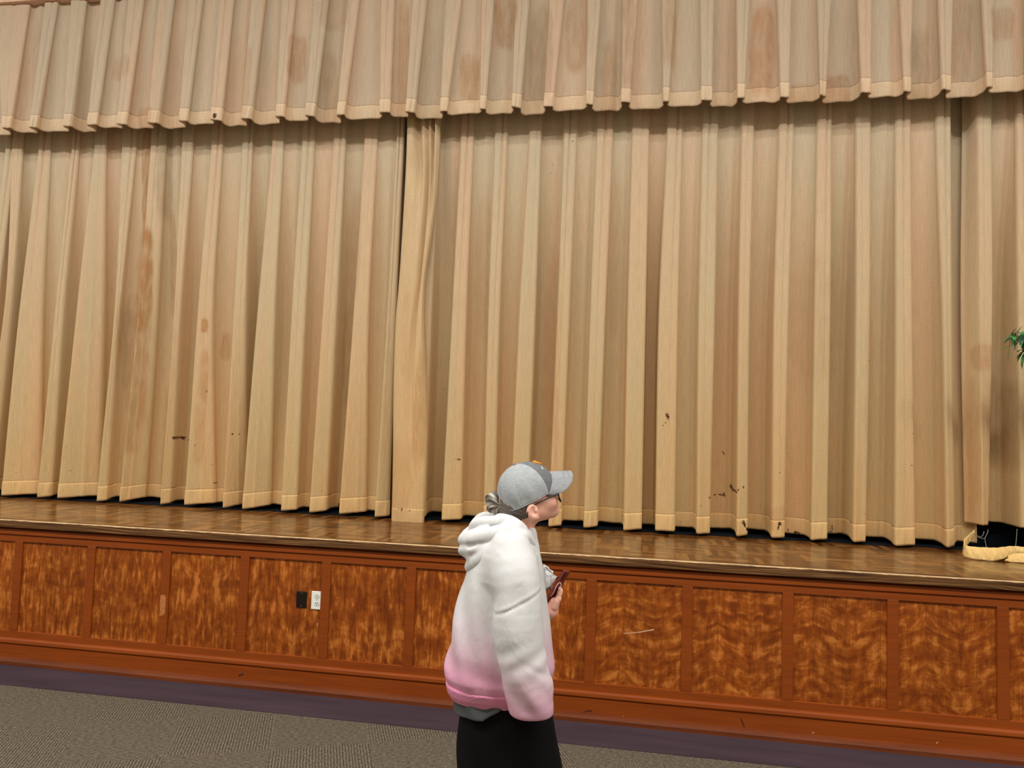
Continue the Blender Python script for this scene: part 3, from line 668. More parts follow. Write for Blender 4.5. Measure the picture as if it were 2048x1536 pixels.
# ------------------------------------------------------------------ signed-distance modelling for the figure and her clothes
def surfnet(fn, lo, hi, h):
    ax = [np.arange(l, u+h, h, dtype=np.float32) for l, u in zip(lo, hi)]
    G = np.meshgrid(*ax, indexing='ij', sparse=True)
    Fv = np.broadcast_to(np.asarray(fn(*G), np.float32), [len(q) for q in ax]).copy()
    for d in range(3):
        sl = [slice(None)]*3
        for e in (0, -1): sl[d] = e; Fv[tuple(sl)] = np.maximum(Fv[tuple(sl)], h*.5)
    n = Fv.shape; ins = Fv < 0
    c = np.zeros((n[0]-1, n[1]-1, n[2]-1), np.uint8)
    for i in (0, 1):
        for j in (0, 1):
            for k in (0, 1): c += ins[i:n[0]-1+i, j:n[1]-1+j, k:n[2]-1+k]
    act = (c > 0) & (c < 8); idx = np.full(act.shape, -1, np.int64); I = np.argwhere(act); idx[act] = np.arange(len(I))
    acc = np.zeros((len(I), 3)); cnt = np.zeros(len(I))
    off = [(i, j, k) for i in (0, 1) for j in (0, 1) for k in (0, 1)]
    vals = {o: Fv[I[:, 0]+o[0], I[:, 1]+o[1], I[:, 2]+o[2]] for o in off}
    for o in off:
        for d in range(3):
            if o[d] == 0:
                p = list(o); p[d] = 1; va, vb_ = vals[o], vals[tuple(p)]
                m = (va < 0) != (vb_ < 0); t = np.where(m, va/np.where(m, va-vb_, 1), 0)
                q = np.tile(np.array(o, float), (len(I), 1)); q[:, d] = t
                acc[m] += q[m]; cnt[m] += 1
    V = (I+acc/cnt[:, None])*h+np.array([q[0] for q in ax])
    quads = []
    for d in range(3):
        a, b = (d+1) % 3, (d+2) % 3
        s0 = [slice(1, -1)]*3; s1 = [slice(1, -1)]*3; s0[d] = slice(0, -1); s1[d] = slice(1, None)
        A0, A1 = ins[tuple(s0)], ins[tuple(s1)]
        for flip in (0, 1):
            m = (A0 & ~A1) if flip == 0 else (~A0 & A1)
            E = np.argwhere(m)
            if not len(E): continue
            st = np.ones(3, int); st[d] = 0; E = E+st
            def ci(da, db):
                q = E.copy(); q[:, a] += da; q[:, b] += db; return idx[q[:, 0], q[:, 1], q[:, 2]]
            f = np.stack([ci(-1, -1), ci(0, -1), ci(0, 0), ci(-1, 0)], 1)
            quads.append(f if flip == 0 else f[:, ::-1])
    return V, np.concatenate(quads)
def relax(V, F, it=2):
    E = np.concatenate([F[:, [0, 1]], F[:, [1, 2]], F[:, [2, 3]], F[:, [3, 0]]]); n = len(V)
    for _ in range(it):
        acc = np.zeros_like(V); cnt = np.zeros(n)
        for k in range(3):
            acc[:, k] = np.bincount(E[:, 0], V[E[:, 1], k], n)+np.bincount(E[:, 1], V[E[:, 0], k], n)
        cnt = np.bincount(E[:, 0], minlength=n)+np.bincount(E[:, 1], minlength=n)
        V = .5*V+.5*acc/np.maximum(cnt, 1)[:, None]
    return V
def smin(a, b, k):
    h = np.maximum(k-np.abs(a-b), 0)/k; return np.minimum(a, b)-h*h*k*.25
def smax(a, b, k): return -smin(-a, -b, k)
def cone(p, q, r1, r2):
    p, q = np.array(p, float), np.array(q, float); d = q-p; L = max(d@d, 1e-12)
    def f(x, y, z):
        t = np.clip(((x-p[0])*d[0]+(y-p[1])*d[1]+(z-p[2])*d[2])/L, 0, 1)
        return np.sqrt((x-p[0]-t*d[0])**2+(y-p[1]-t*d[1])**2+(z-p[2]-t*d[2])**2)-(r1+(r2-r1)*t)
    return f
def ell(c, r, rot=0.0):
    cs, sn = math.cos(rot), math.sin(rot)
    def f(x, y, z):
        u, v, w = x-c[0], y-c[1], z-c[2]
        if rot: u, w = u*cs+w*sn, -u*sn+w*cs
        k0 = np.sqrt((u/r[0])**2+(v/r[1])**2+(w/r[2])**2); k1 = np.sqrt((u/r[0]**2)**2+(v/r[1]**2)**2+(w/r[2]**2)**2)
        return k0*(k0-1)/np.maximum(k1, 1e-6)
    return f
def chain(pts, rad, m=3):
    pp = cat_spline([tuple(p)+(r,) for p, r in zip(pts, rad)], m)
    fs = [cone(pp[i][:3], pp[i+1][:3], pp[i][3], pp[i+1][3]) for i in range(len(pp)-1)]
    def f(x, y, z):
        d = fs[0](x, y, z)
        for g in fs[1:]: d = np.minimum(d, g(x, y, z))
        return d
    return f
def loft(rows):        # rows (z, a_back, a_front, half_b, b_mid) sorted upward
    R = np.array(sorted(rows)); 
    def f(x, y, z):
        a0, a1, hb, bm_ = (np.interp(z, R[:, 0], R[:, k]).astype(np.float32) for k in (1, 2, 3, 4))
        ac, wa = (a0+a1)/2, (a1-a0)/2
        u, v = np.abs((x-ac)/wa), np.abs((y-bm_)/hb)
        k = (u**2.3+v**2.3)**(1/2.3)
        return np.maximum((k-1)*np.minimum(wa, hb)*.95, np.maximum(z-R[-1, 0], R[0, 0]-z))
    return f

PD = 2.70
AX = np.array([RT[0], RT[1], 0]); AX /= np.linalg.norm(AX); BX = np.array([AX[1], -AX[0], 0]); 
_r = ray(1010, 1200); PO = CAM+_r*(PD/(-_r@BX)); PO[2] = 0
def pa(px, py, b=0.0):
    d = ray(px, py); t = (b-(CAM-PO)@BX)/(d@BX); p = CAM+d*t
    return float((p-PO)@AX), float(p[2])
def P(px, py, b=0.0): a, z = pa(px, py, b); return (a, b, z)
LW = np.stack([AX, BX, np.array([0, 0, 1.0])])           # local (a,b,z) -> world offsets
def toworld(V): return np.asarray(V)@LW
person = empty('person', tuple(PO)); tag(person, 'person in a grey cap and white-to-pink hoodie looking up at the stage, phone in hand', 'person')
def part(name, V, F, mat, parent, smooth=True):
    o = pyobj(name, toworld(V), F, mat, None, smooth); o.parent = parent; return o
def sdfpart(name, fn, lo, hi, h, mat, parent, it=2):
    V, F = surfnet(fn, lo, hi, h); V = relax(V, F, it); return part(name, V, F, mat, parent)
def zpx(py, px=1010): return pa(px, py)[1]

# materials
t = NT('skin', .5, .4); p = t.pos()
M_SKIN = t.done(t.ramp(t.noise(p, 40, 3), [(.3, srgb(232, 170, 148)), (.7, srgb(242, 188, 166))]))
t.b.inputs['Subsurface Weight'].default_value = .06; t.b.inputs['Subsurface Radius'].default_value = (.012, .005, .003)
def mat_fleece(name, white, pink):
    t = NT(name, .95, .15); p = t.pos(); dye = t.attr('dye').outputs['Fac']
    f = t.math('ADD', dye, t.math('MULTIPLY', t.math('SUBTRACT', t.noise(p, 9, 4), .5), .35))
    c = t.ramp(f, [(.0, white), (.28, srgb(220, 208, 214)), (.62, srgb(220, 174, 195)), (1.0, pink)])
    w_ = t.noise(t.scale(p, 1, 1, .55), 16, 3, .45, .7)
    t.bump(t.math('ADD', t.math('MULTIPLY', t.noise(p, 700, 2), .05), w_), .35, .014); return t.done(c)
M_FLEECE = mat_fleece('fleece', srgb(216, 218, 218), srgb(224, 148, 180))
M_RIB = plain('ribbed_pink_hem', srgb(222, 146, 178), .95, .1, vary=.02)
M_TROU = plain('black_trousers', srgb(10, 10, 12), .9, .15)
M_TEE = plain('dark_grey_shirt', srgb(82, 84, 86), .95, .1, vary=.04)
M_SHOEB = plain('black_sneaker', srgb(20, 20, 22), .6)

# ---- body: one continuous figure
TH, PS = math.radians(23), math.radians(17)
HC = np.array(P(1050, 985)); 
fwd = np.array([math.cos(PS)*math.cos(TH), -math.sin(PS)*math.cos(TH), math.sin(TH)]); sid = np.array([math.sin(PS), math.cos(PS), 0]); uph = np.cross(sid, fwd)*-1
if uph[2] < 0: uph = -uph
HM = np.stack([fwd, sid, uph])                          # rows: f, s, h axes in local frame
def head_to_local(V): return np.asarray(V, float)@HM+HC
def hframe(x, y, z):
    u, v, w = x-HC[0], y-HC[1], z-HC[2]
    return (u*HM[0, 0]+v*HM[0, 1]+w*HM[0, 2], u*HM[1, 0]+v*HM[1, 1]+w*HM[1, 2], u*HM[2, 0]+v*HM[2, 1]+w*HM[2, 2])
def head_sdf(f, s, h):
    m = np.abs(s)
    d = ell((-.002, 0, .0), (.096, .074, .097))(f, s, h)
    d = smin(d, ell((.040, 0, -.055), (.058, .056, .062))(f, m, h), .04)
    d = smin(d, cone((-.012, .050, -.070), (.070, .014, -.104), .016, .015)(f, m, h), .03)
    d = smin(d, ell((.078, 0, -.102), (.018, .020, .016))(f, s, h), .02)
    d = smin(d, ell((.062, .038, -.062), (.028, .026, .024))(f, m, h), .02)
    d = smin(d, cone((.088, .012, -.024), (.082, .044, -.026), .010, .009)(f, m, h), .015)
    d = smax(d, -ell((.104, .031, -.041), (.016, .015, .010))(f, m, h), .012)
    d = np.minimum(d, ell((.083, .031, -.042), (.013, .013, .012))(f, m, h))
    d = smin(d, cone((.098, 0, -.032), (.112, 0, -.058), .006, .0085)(f, s, h), .012)
    d = smin(d, ell((.103, .008, -.063), (.008, .006, .006))(f, m, h), .006)
    d = smin(d, cone((.094, 0, -.078), (.084, .016, -.081), .0055, .003)(f, m, h), .006)
    d = smin(d, cone((.092, 0, -.087), (.084, .014, -.085), .006, .003)(f, m, h), .006)
    # ear
    e = ell((-.020, .079, -.058), (.022, .012, .030), -.15)(f, m, h)
    e = smax(e, -ell((-.016, .093, -.056), (.013, .012, .019), -.15)(f, m, h), .006)
    e = smin(e, ell((-.008, .082, -.057), (.005, .006, .008))(f, m, h), .004)
    e = smin(e, ell((-.012, .079, -.083), (.009, .007, .008))(f, m, h), .006)
    return smin(d, e, .006)
neck_b, neck_t = P(1033, 1080, 0), P(1047, 1018, 0)
def upper(x, y, z):
    d = head_sdf(*hframe(x, y, z))
    d = smin(d, cone(neck_t, neck_b, .049, .056)(x, y, z), .03)
    return d
L_sh, L_el, L_wr = P(1030, 1098, -.16), P(1018, 1262, -.20), P(1101, 1226, -.10)
R_sh, R_el, R_wr = P(1030, 1098, .16), P(1040, 1270, .20), P(1060, 1405, .17)
hipz = zpx(1455)
def lower(x, y, z):
    tor = loft([(hipz-.06, P(930, 1500)[0], P(1085, 1500)[0], .118, 0), (zpx(1400), P(925, 1400)[0], P(1080, 1400)[0], .118, 0), (zpx(1280), P(935, 1280)[0], P(1070, 1280)[0], .125, 0), (zpx(1150), P(955, 1150)[0], P(1068, 1150)[0], .15, 0), (zpx(1085), P(985, 1085)[0], P(1060, 1085)[0], .12, 0)])(x, y, z)
    d = smin(tor, cone(neck_t, neck_b, .049, .056)(x, y, z), .05)
    for sh, el, wr in ((L_sh, L_el, L_wr), (R_sh, R_el, R_wr)):
        d = smin(d, cone(sh, el, .048, .038)(x, y, z), .04); d = smin(d, cone(el, wr, .037, .024)(x, y, z), .02)
    for s in (-1, 1):
        hp_, kn, an = (P(1012, 1470, 0)[0], s*.070, hipz-.03), (P(1022, 1470)[0], s*.090, .46), (P(1012, 1470)[0], s*.095, .09)
        d = smin(d, cone(hp_, kn, .062, .050)(x, y, z), .04); d = smin(d, cone(kn, an, .053, .036)(x, y, z), .03)
        d = smin(d, cone((an[0]-.03, an[1], .05), (an[0]+.14, an[1], .035), .032, .028)(x, y, z), .03)
    return d
V1, F1 = surfnet(upper, HC-np.array([.16, .15, .20]), HC+np.array([.16, .15, .15]), .0024); V1 = relax(V1, F1, 1)
V2, F2 = surfnet(lower, (-.30, -.32, .0), (.30, .32, zpx(1058)), .008); V2 = relax(V2, F2, 1)

pb0, pt0 = np.array(P(1098.5, 1200, -.115)), np.array(P(1131, 1146, -.115))
upv = pt0-pb0; Lp = np.linalg.norm(upv); upv /= Lp; wv = np.array([.46, -.89, 0.0]); wv -= upv*(wv@upv); wv /= np.linalg.norm(wv); nv = np.cross(upv, wv)
if nv[0] < 0: nv = -nv
Lp = .136
lp = [np.array(P(*q))-(pb0+pt0)/2 for q in ((1102, 1193, -.086), (1104.5, 1189, -.070), (1108, 1184, -.060), (1111, 1176, -.056), (1115, 1169, -.056), (1119.5, 1165.5, -.056), (1122, 1168.5, -.057), (1120.5, 1175, -.058), (1117.5, 1180, -.059))]
lp_s = cat_spline(lp, 6); pcen = (pb0+pt0)/2
# left hand, seen from its little-finger side, closed round the back of the phone
def hand_fingers():
    W = np.array(P(1102, 1221, -.09)); fs = []
    pinkyK = np.array(P(1115.5, 1199, -.070))
    fs.append((W, np.array(P(1109, 1206, -.085)), .0225, .020))
    kn = []
    for i in range(4):       # little, ring, middle, index
        b = -.072-.0195*i
        K = np.array(P(1117-.4*i, 1198-1.6*i, b)); kn.append(K)
        Pm = np.array(P(1120.0-.3*i, 1187-2.0*i, b-.001)); D = np.array(P(1121.6, 1182-.8*i, b-.001)); Tt = np.array(P(1120.0, 1177.5-.3*i, b))
        r = (.0082, .0088, .0090, .0088)[i]
        fs.append((K, Pm, r+.0012, r)); fs.append((Pm, D, r, r*.92)); fs.append((D, Tt, r*.92, r*.78))
        fs.append((np.array(P(1107, 1212, -.08-.012*i)), K, .0135, .0105))
    # thumb from the far side of the palm, over the edge of the phone
    a = np.array(P(1108, 1211, -.130)); m = np.array(P(1108, 1198, -.166)); e = np.array(P(1104, 1185, -.170))
    fs += [(a, m, .0130, .0105), (m, e, .0105, .0085), (e, np.array(P(1101, 1174, -.160)), .0085, .0070)]
    # heel of the hand
    fs.append((np.array(P(1108.5, 1214, -.074)), np.array(P(1113, 1203, -.070)), .0135, .0115))
    return fs
HF = hand_fingers()
def hand(x, y, z):
    d = cone(P(1082, 1236, -.105), P(1102, 1222, -.095), .026, .0215)(x, y, z)
    for i, (p_, q_, r1, r2) in enumerate(HF):
        d = smin(d, cone(p_, q_, r1, r2)(x, y, z), .004 if i else .02)
    u, v, w = x-pcen[0], y-pcen[1], z-pcen[2]           # skin stops at the case and at the loop it holds
    bx = [np.abs(u*q[0]+v*q[1]+w*q[2])-e for q, e in ((upv, Lp/2), (wv, .035), (nv, .00525))]
    d = smax(d, .0030-np.maximum(np.maximum(bx[0], bx[1]), bx[2]), .001)
    for k in range(0, len(lp_s)-1, 2):
        d = np.maximum(d, -cone(pcen+lp_s[k], pcen+lp_s[min(k+2, len(lp_s)-1)], .0040, .0040)(x, y, z))
    return d
V3, F3 = surfnet(hand, np.array(P(1078, 1240, -.19)), np.array(P(1128, 1160, -.03)), .0014); V3 = relax(V3, F3, 1)
Vb = np.concatenate([V1, V2, V3]); Fb = np.concatenate([F1, F2+len(V1), F3+len(V1)+len(V2)])
body = part('body', Vb, Fb, M_SKIN, person)

# ---- hoodie
tors_px = [(1072, 965, 1050, .10), (1085, 952, 1066, .14), (1100, 944, 1076, .165), (1130, 936, 1083, .178), (1180, 922, 1093, .178), (1240, 907, 1101, .175), (1296, 898, 1103, .175), (1346, 892, 1106, .170), (1364, 895, 1103, .160), (1374, 901, 1097, .150)]
slv = [P(1022, 1102, .145), P(1032, 1150, .185), P(1036, 1200, .195), P(1036, 1250, .20), P(1042, 1300, .20), P(1050, 1345, .20), P(1060, 1385, .19), P(1062, 1446, .18)]
srad = [.070, .075, .077, .083, .080, .079, .080, .070]
lsl = [P(1022, 1102, -.145), P(1030, 1150, -.175), P(1020, 1210, -.20), P(1020, 1262, -.205), P(1050, 1250, -.17), P(1070, 1243, -.120)]
lrad = [.070, .074, .075, .072, .056, .030]
torso = loft([(zpx(y), pa(l, y)[0], pa(r, y)[0], hb, 0) for y, l, r, hb in tors_px])
sl_f, ls_f = chain(slv, srad), chain(lsl, lrad)
zarm, zhem = zpx(1165), zpx(1384)
s1, s2 = np.array(P(999, 1231, .27)), np.array(P(1073, 1194, .27))
def gs(v, c, w): return np.exp(-((v-c)/w)**2)
def hoodie(x, y, z):
    # cloth folds push the surface in and out
    az = lambda px, py: pa(px, py, .19)
    dT = torso(x, y, z)
    fold = .005*np.sin((x*.9+z*.10)*70+2.2*np.sin(z*7)+y*9)*np.clip((zpx(1110)-z)/.1, 0, 1)*np.clip(1.1-(zpx(1384)-z)*0-.2, 0, 1)
    fold = fold+.005*np.sin(z*38+x*14+y*8)*gs(z, zpx(1345), .07)+.003*np.sin(z*60-x*30)*gs(z, zpx(1368), .03)
    dT = dT+fold*np.clip((z-zpx(1372))/.07, .1, 1)
    dS = sl_f(x, y, z)
    k1 = .0032*np.sin((z*.8+x*1.0)*62+y*6)*gs(z, zpx(1350), .08)+.0022*np.sin((z-x*.7)*80)*gs(z, zpx(1275), .05)+.0035*np.exp(-((z-zpx(1300)+(x-az(1085, 1300)[0])*.6)/.012)**2)*gs(x, az(1085, 1300)[0], .06)+.004*np.sin(x*60+z*10)*gs(z, zpx(1170), .09)
    nx, nz = s2[0]-s1[0], s2[2]-s1[2]; L = math.hypot(nx, nz); dl = ((x-s1[0])*nz-(z-s1[2])*nx)/L
    seam = .0035*np.exp(-(dl/.0045)**2)-.002*np.exp(-((dl+.009)/.006)**2)
    dS = dS+k1+seam
    cut = z-(P(1062, 1427, .18)[2]); dS = smax(dS, -cut, .012)
    kk = np.where(z > zarm, .07, .012); kk = .012+.058*np.clip((z-zarm)/.06+.5, 0, 1)
    h = np.maximum(kk-np.abs(dT-dS), 0)/kk; d = np.minimum(dT, dS)-h*h*kk*.25
    dL = ls_f(x, y, z)+.004*np.sin(z*60+x*40); d = smin(d, dL, .03)
    d = smin(d, cone(P(1035, 1075, 0), P(1018, 1102, 0), .070, .115)(x, y, z), .06)
    u, v, w = x-pcen[0], y-pcen[1], z-pcen[2]
    bx = [np.abs(u*q[0]+v*q[1]+w*q[2])-e for q, e in ((upv, Lp/2), (wv, .035), (nv, .006))]
    return smax(d, .010-np.maximum(np.maximum(bx[0], bx[1]), bx[2]), .006)
V, F = surfnet(hoodie, (-.30, -.31, zpx(1440)), (.26, .31, zpx(1052)), .0042); V = relax(V, F, 2)
def dye_of(V):
    sm = lambda v: v*v*(3-2*v)
    tz = np.clip((zpx(1175)-V[:, 2])/(zpx(1175)-zpx(1378)), 0, 1); sz = np.clip((P(1040, 1285, .2)[2]-V[:, 2])/(P(1040, 1285, .2)[2]-P(1040, 1425, .2)[2]), 0, 1)
    d = np.min([np.linalg.norm(V-np.array(q), axis=1) for q in cat_spline(slv[1:], 4)], axis=0)
    w = sm(np.clip((.11-d)/.03, 0, 1)); return tz**1.2*(1-w)+sz**.95*.70*w
def add_dye(o, V):
    ca = o.data.color_attributes.new('dye', 'FLOAT_COLOR', 'POINT'); q = dye_of(V); ca.data.foreach_set('color', np.stack([q, q, q, np.ones_like(q)], 1).ravel().astype(np.float32))
hd = part('hoodie', V, F, M_FLEECE, person); add_dye(hd, V)
hd['label'] = 'oversized hoodie fading from white shoulders to a pink hem'
# ribbed band
def hemband(x, y, z):
    d = loft([(zpx(1389), pa(903, 1398)[0], pa(1092, 1398)[0], .142, 0), (zpx(1379), pa(897, 1388)[0], pa(1098, 1388)[0], .152, 0), (zpx(1364), pa(894, 1373)[0], pa(1102, 1373)[0], .160, 0), (zpx(1356), pa(902, 1366)[0], pa(1095, 1366)[0], .150, 0)])(x, y, z)
    return d-.004+.0012*np.sin(np.arctan2(y, x)*150)
sdfpart('hem_band', hemband, (-.28, -.2, zpx(1396)), (.26, .2, zpx(1350)), .0035, M_RIB, hd)
# hood lying on the shoulders
def hood_sdf(x, y, z):
    m = np.abs(y)
    d = chain([P(1061, 1090, .055), P(1050, 1078, .095), P(1038, 1076, .125), P(1008, 1090, .135), P(978, 1107, .125), P(954, 1124, .095), P(944, 1132, .045), P(943, 1134, .0)], [.019, .024, .028, .030, .031, .030, .026, .024])(x, m, z)
    d = smin(d, chain([P(1059, 1084, .06), P(1044, 1058, .085), P(1024, 1045, .085), P(1006, 1042, .06), P(996, 1040, .0)], [.016, .019, .022, .026, .024])(x, m, z), .012)
    d = smin(d, chain([P(1030, 1058, .10), P(995, 1066, .115), P(965, 1074, .11), P(938, 1080, .085), P(926, 1080, .04), P(924, 1080, .0)], [.026, .028, .028, .024, .018, .016])(x, m, z), .010)
    d = smin(d, chain([P(1000, 1044, .06), P(965, 1044, .07), P(952, 1050, .055), P(948, 1052, .0)], [.022, .020, .018, .018])(x, m, z), .012)
    d = smin(d, chain([P(972, 1062, .10), P(945, 1070, .09), P(928, 1076, .06)], [.020, .020, .014])(x, m, z), .007)
    d = smin(d, chain([P(975, 1096, .12), P(945, 1098, .10), P(928, 1100, .06), P(926, 1101, .0)], [.022, .022, .019, .018])(x, m, z), .009)
    d = smin(d, chain([P(944, 1110, .085), P(936, 1104, .05)], [.024, .022])(x, m, z), .012)
    d = smin(d, ell(P(975, 1080, 0), (.075, .105, .050), -.5)(x, y, z), .02)
    d = smax(d, -cone(P(948, 1090, .125), P(936, 1092, .115), .006, .010)(x, m, z), .006)
    # opening for the neck
    d = smax(d, -cone(P(1044, 1022, 0), P(1034, 1082, 0), .060, .058)(x, y, z), .012)
    return d
V, F = surfnet(hood_sdf, np.array((P(912, 1150)[0]-.02, -.2, zpx(1150))), np.array((P(1080, 1020)[0]+.02, .2, zpx(1016))), .0034); V = relax(V, F, 2)
ho = part('hood', V, F, M_FLEECE, hd); add_dye(ho, V)
# shirt showing under the hem, trousers, shoes
tee = loft([(zpx(1462), pa(922, 1462)[0], pa(1085, 1462)[0], .150, 0), (zpx(1425), pa(909, 1425)[0], pa(1090, 1425)[0], .158, 0), (zpx(1385), pa(908, 1385)[0], pa(1088, 1385)[0], .148, 0)])
pA, pB = P(925, 1443, .15), P(1025, 1404, .15)
def tee_f(x, y, z):
    zc = np.interp(x, [P(905, 1430)[0], P(925, 1440)[0], P(968, 1438)[0], P(1000, 1418)[0], P(1025, 1396)[0]], [P(905, 1436, .1)[2], P(925, 1447, .15)[2], P(968, 1447, .16)[2], P(1000, 1427, .16)[2], P(1025, 1402, .16)[2]]).astype(np.float32)
    return smax(tee(x, y, z)+.003*np.sin(x*70+z*50), zc-z, .006)
sdfpart('shirt', tee_f, (-.27, -.2, zpx(1455)), (.2, .2, zpx(1380)), .0036, M_TEE, person)
hips = loft([(zpx(1600), pa(914, 1600)[0], pa(1132, 1600)[0], .150, 0), (zpx(1536), pa(914, 1536)[0], pa(1124, 1536)[0], .155, 0), (zpx(1440), pa(916, 1440)[0], pa(1110, 1440)[0], .148, 0), (zpx(1395), pa(920, 1395)[0], pa(1098, 1395)[0], .138, 0)])
def trousers(x, y, z):
    d = hips(x, y, z)
    for s in (-1, 1):
        d = smin(d, cone((P(1018, 1500)[0], s*.08, zpx(1590)), (P(1018, 1500)[0], s*.095, .08), .115, .10)(x, y, z), .05)
    d = smax(d, .045-z, .01)
    return d+.003*np.sin(z*30+x*40+y*10)
sdfpart('trousers', trousers, (-.3, -.24, .0), (.3, .24, zpx(1388)), .007, M_TROU, person)
for s in (-1, 1):
    sdfpart('shoe', lambda x, y, z: smax(smin(ell((-.02, s*.095, .055), (.07, .043, .055))(x, y, z), ell((.09, s*.095, .035), (.10, .044, .045))(x, y, z), .03), .001-z, .005), (-.11, s*.095-.06, -.006), (.21, s*.095+.06, .12), .005, M_SHOEB, person)

# ---- hair
t = NT('hair', .55, .4); p = t.pos()
hs = t.attr('strand').outputs['Fac']
M_HAIR = t.done(t.ramp(t.math('ADD', t.math('MULTIPLY', hs, .75), t.math('MULTIPLY', t.noise(p, 160, 2), .3)), [(.12, srgb(44, 36, 32)), (.45, srgb(112, 102, 92)), (.75, srgb(172, 164, 152)), (1.0, srgb(206, 200, 190))]))
BC = np.array(P(989, 1006, .0))
def bun_ang(x, y, z): return np.arctan2(z-BC[2], x-BC[0]-.02)
def hair_sdf(x, y, z):
    f, s, h = hframe(x, y, z)
    d = ell((-.010, 0, -.022), (.096, .0765, .090))(f, s, h)
    d = smax(d, f+.010+.25*np.maximum(-h-.05, 0), .01); d = smax(d, h-.03, .01)
    nape = cone(P(1026, 1020, 0), P(1030, 1036, 0), .058, .046)(x, y, z); nape = smax(nape, (x-P(1046, 1030)[0]), .01)
    d = smin(d, nape, .02)
    d = d+.0006*np.sin((z*1.1+x*.8)*420+3*np.sin(x*90))
    bun = ell(BC, (.033, .038, .043), .3)(x, y, z)
    bun = bun+.0030*np.sin(7*bun_ang(x, y, z)+70*np.sqrt((x-BC[0]-.02)**2+(z-BC[2])**2)+y*50)
    return smin(d, bun, .006)
V, F = surfnet(hair_sdf, (BC[0]-.05, -.11, zpx(1045)), (P(1062, 1000)[0], .11, zpx(965)), .0022); V = relax(V, F, 1)
hr = part('hair', V, F, M_HAIR, person); hr['label'] = 'grey and brown hair drawn into a low bun under the cap'
rr_ = np.sqrt((V[:, 0]-BC[0]-.02)**2+(V[:, 2]-BC[2])**2)
st = .5+.36*np.sin(7*bun_ang(V[:, 0], V[:, 1], V[:, 2])+70*rr_+V[:, 1]*50)+.22*np.sin(15*bun_ang(V[:, 0], V[:, 1], V[:, 2])-90*rr_+V[:, 1]*80); inb = np.clip((P(1004, 1000)[0]-V[:, 0])/.01, 0, 1)
st = st*inb+(1-inb)*(.30+.12*np.sin((V[:, 2]*1.1+V[:, 0]*.8)*420+3*np.sin(V[:, 0]*90)))
ca = hr.data.color_attributes.new('strand', 'FLOAT_COLOR', 'POINT'); ca.data.foreach_set('color', np.stack([st, st, st, np.ones_like(st)], 1).ravel().astype(np.float32))
M_SCR = plain('plum_hair_tie', srgb(84, 62, 68), .9, vary=.1, scale=200)
c0 = np.array(P(1003, 1001, 0)); ring = [c0+np.array([.006*math.sin(q)+.010*math.sin(q)*.6, .026*math.cos(q), .029*math.sin(q)]) for q in np.linspace(0, 2*PI, 28, endpoint=False)]
V, F = tube(ring, [.0085+.0015*math.sin(5*k) for k in range(28)], 8, True); part('hair_tie', V, F, M_SCR, hr)

# ---- cap
def mat_cap(name, c1, c2):
    t = NT(name, .9, .15); p = t.pos()
    c = t.ramp(t.noise(t.scale(p, 60, 60, 160), 1.0, 3), [(.2, c1), (.8, c2)])
    t.bump(t.noise(t.scale(p, 250, 250, 700), 1.0, 2), .25, .001); return t.done(c)
M_CAPL = mat_cap('cap_light_grey', srgb(150, 156, 160), srgb(176, 180, 182)); M_CAPD = mat_cap('cap_dark_grey', srgb(104, 106, 110), srgb(124, 126, 130))
M_CAPB = mat_cap('cap_brim_grey', srgb(140, 143, 147), srgb(160, 163, 166))
def edge_h(ph):           # lower edge of the crown by azimuth (degrees from front)
    q = abs(ph); e = float(np.interp(q, [0, 25, 58, 95, 140, 152, 160, 180], [.036, .022, -.020, -.024, -.030, -.024, .010, .036])); return e
def crown_pt(ph, u, out=0.0):
    a = math.radians(ph); e = edge_h(ph)
    rf = (.108 if math.cos(a) > 0 else .101)+out; rs = .0865+out; rh = .107+out
    g0 = math.asin(max(-.95, min(.95, e/rh))); g = PI/2-(PI/2-g0)*u
    cr_ = math.cos(g)
    if g < 0: cr_ = 1-.10*(1-cr_)
    puff = 1+.035*math.sin(PI*min(1, u))*max(0, math.cos(a))
    seamd = min(abs(((ph-q+180) % 360)-180) for q in (-58, 58, 118, -118, 180))
    k = 1-.014*math.exp(-(seamd/2.2)**2)*min(1, u*3)
    wr = .0022*math.sin(9*u+ph*.11)*math.sin(ph*.09+2)*u if abs(ph) > 58 else .0006*math.sin(ph*.4)
    return np.array([.008*max(0, math.cos(a))+(rf*k*puff+wr)*cr_*math.cos(a), (rs*k+wr)*cr_*math.sin(a), rh*math.sin(g)])
def crown(name, p0, p1, n, mat, parent):
    V, F = [], []; nu = 30
    for i in range(n+1):
        for j in range(nu+1): V.append(crown_pt(p0+(p1-p0)*i/n, .02+.98*j/nu))
    for i in range(n):
        for j in range(nu): F.append((i*(nu+1)+j, i*(nu+1)+j+1, (i+1)*(nu+1)+j+1, (i+1)*(nu+1)+j))
    o = part(name, head_to_local(V), F, mat, parent); sd = o.modifiers.new('thickness', 'SOLIDIFY'); sd.thickness = .0022; sd.offset = 0; return o
cap = crown('cap', 58, 302, 150, M_CAPL, person); cap['label'] = 'faded grey baseball cap with darker front panels'
fp = crown('front_panel', -58, 58, 76, M_CAPD, cap); fp['label'] = 'darker grey front panel'
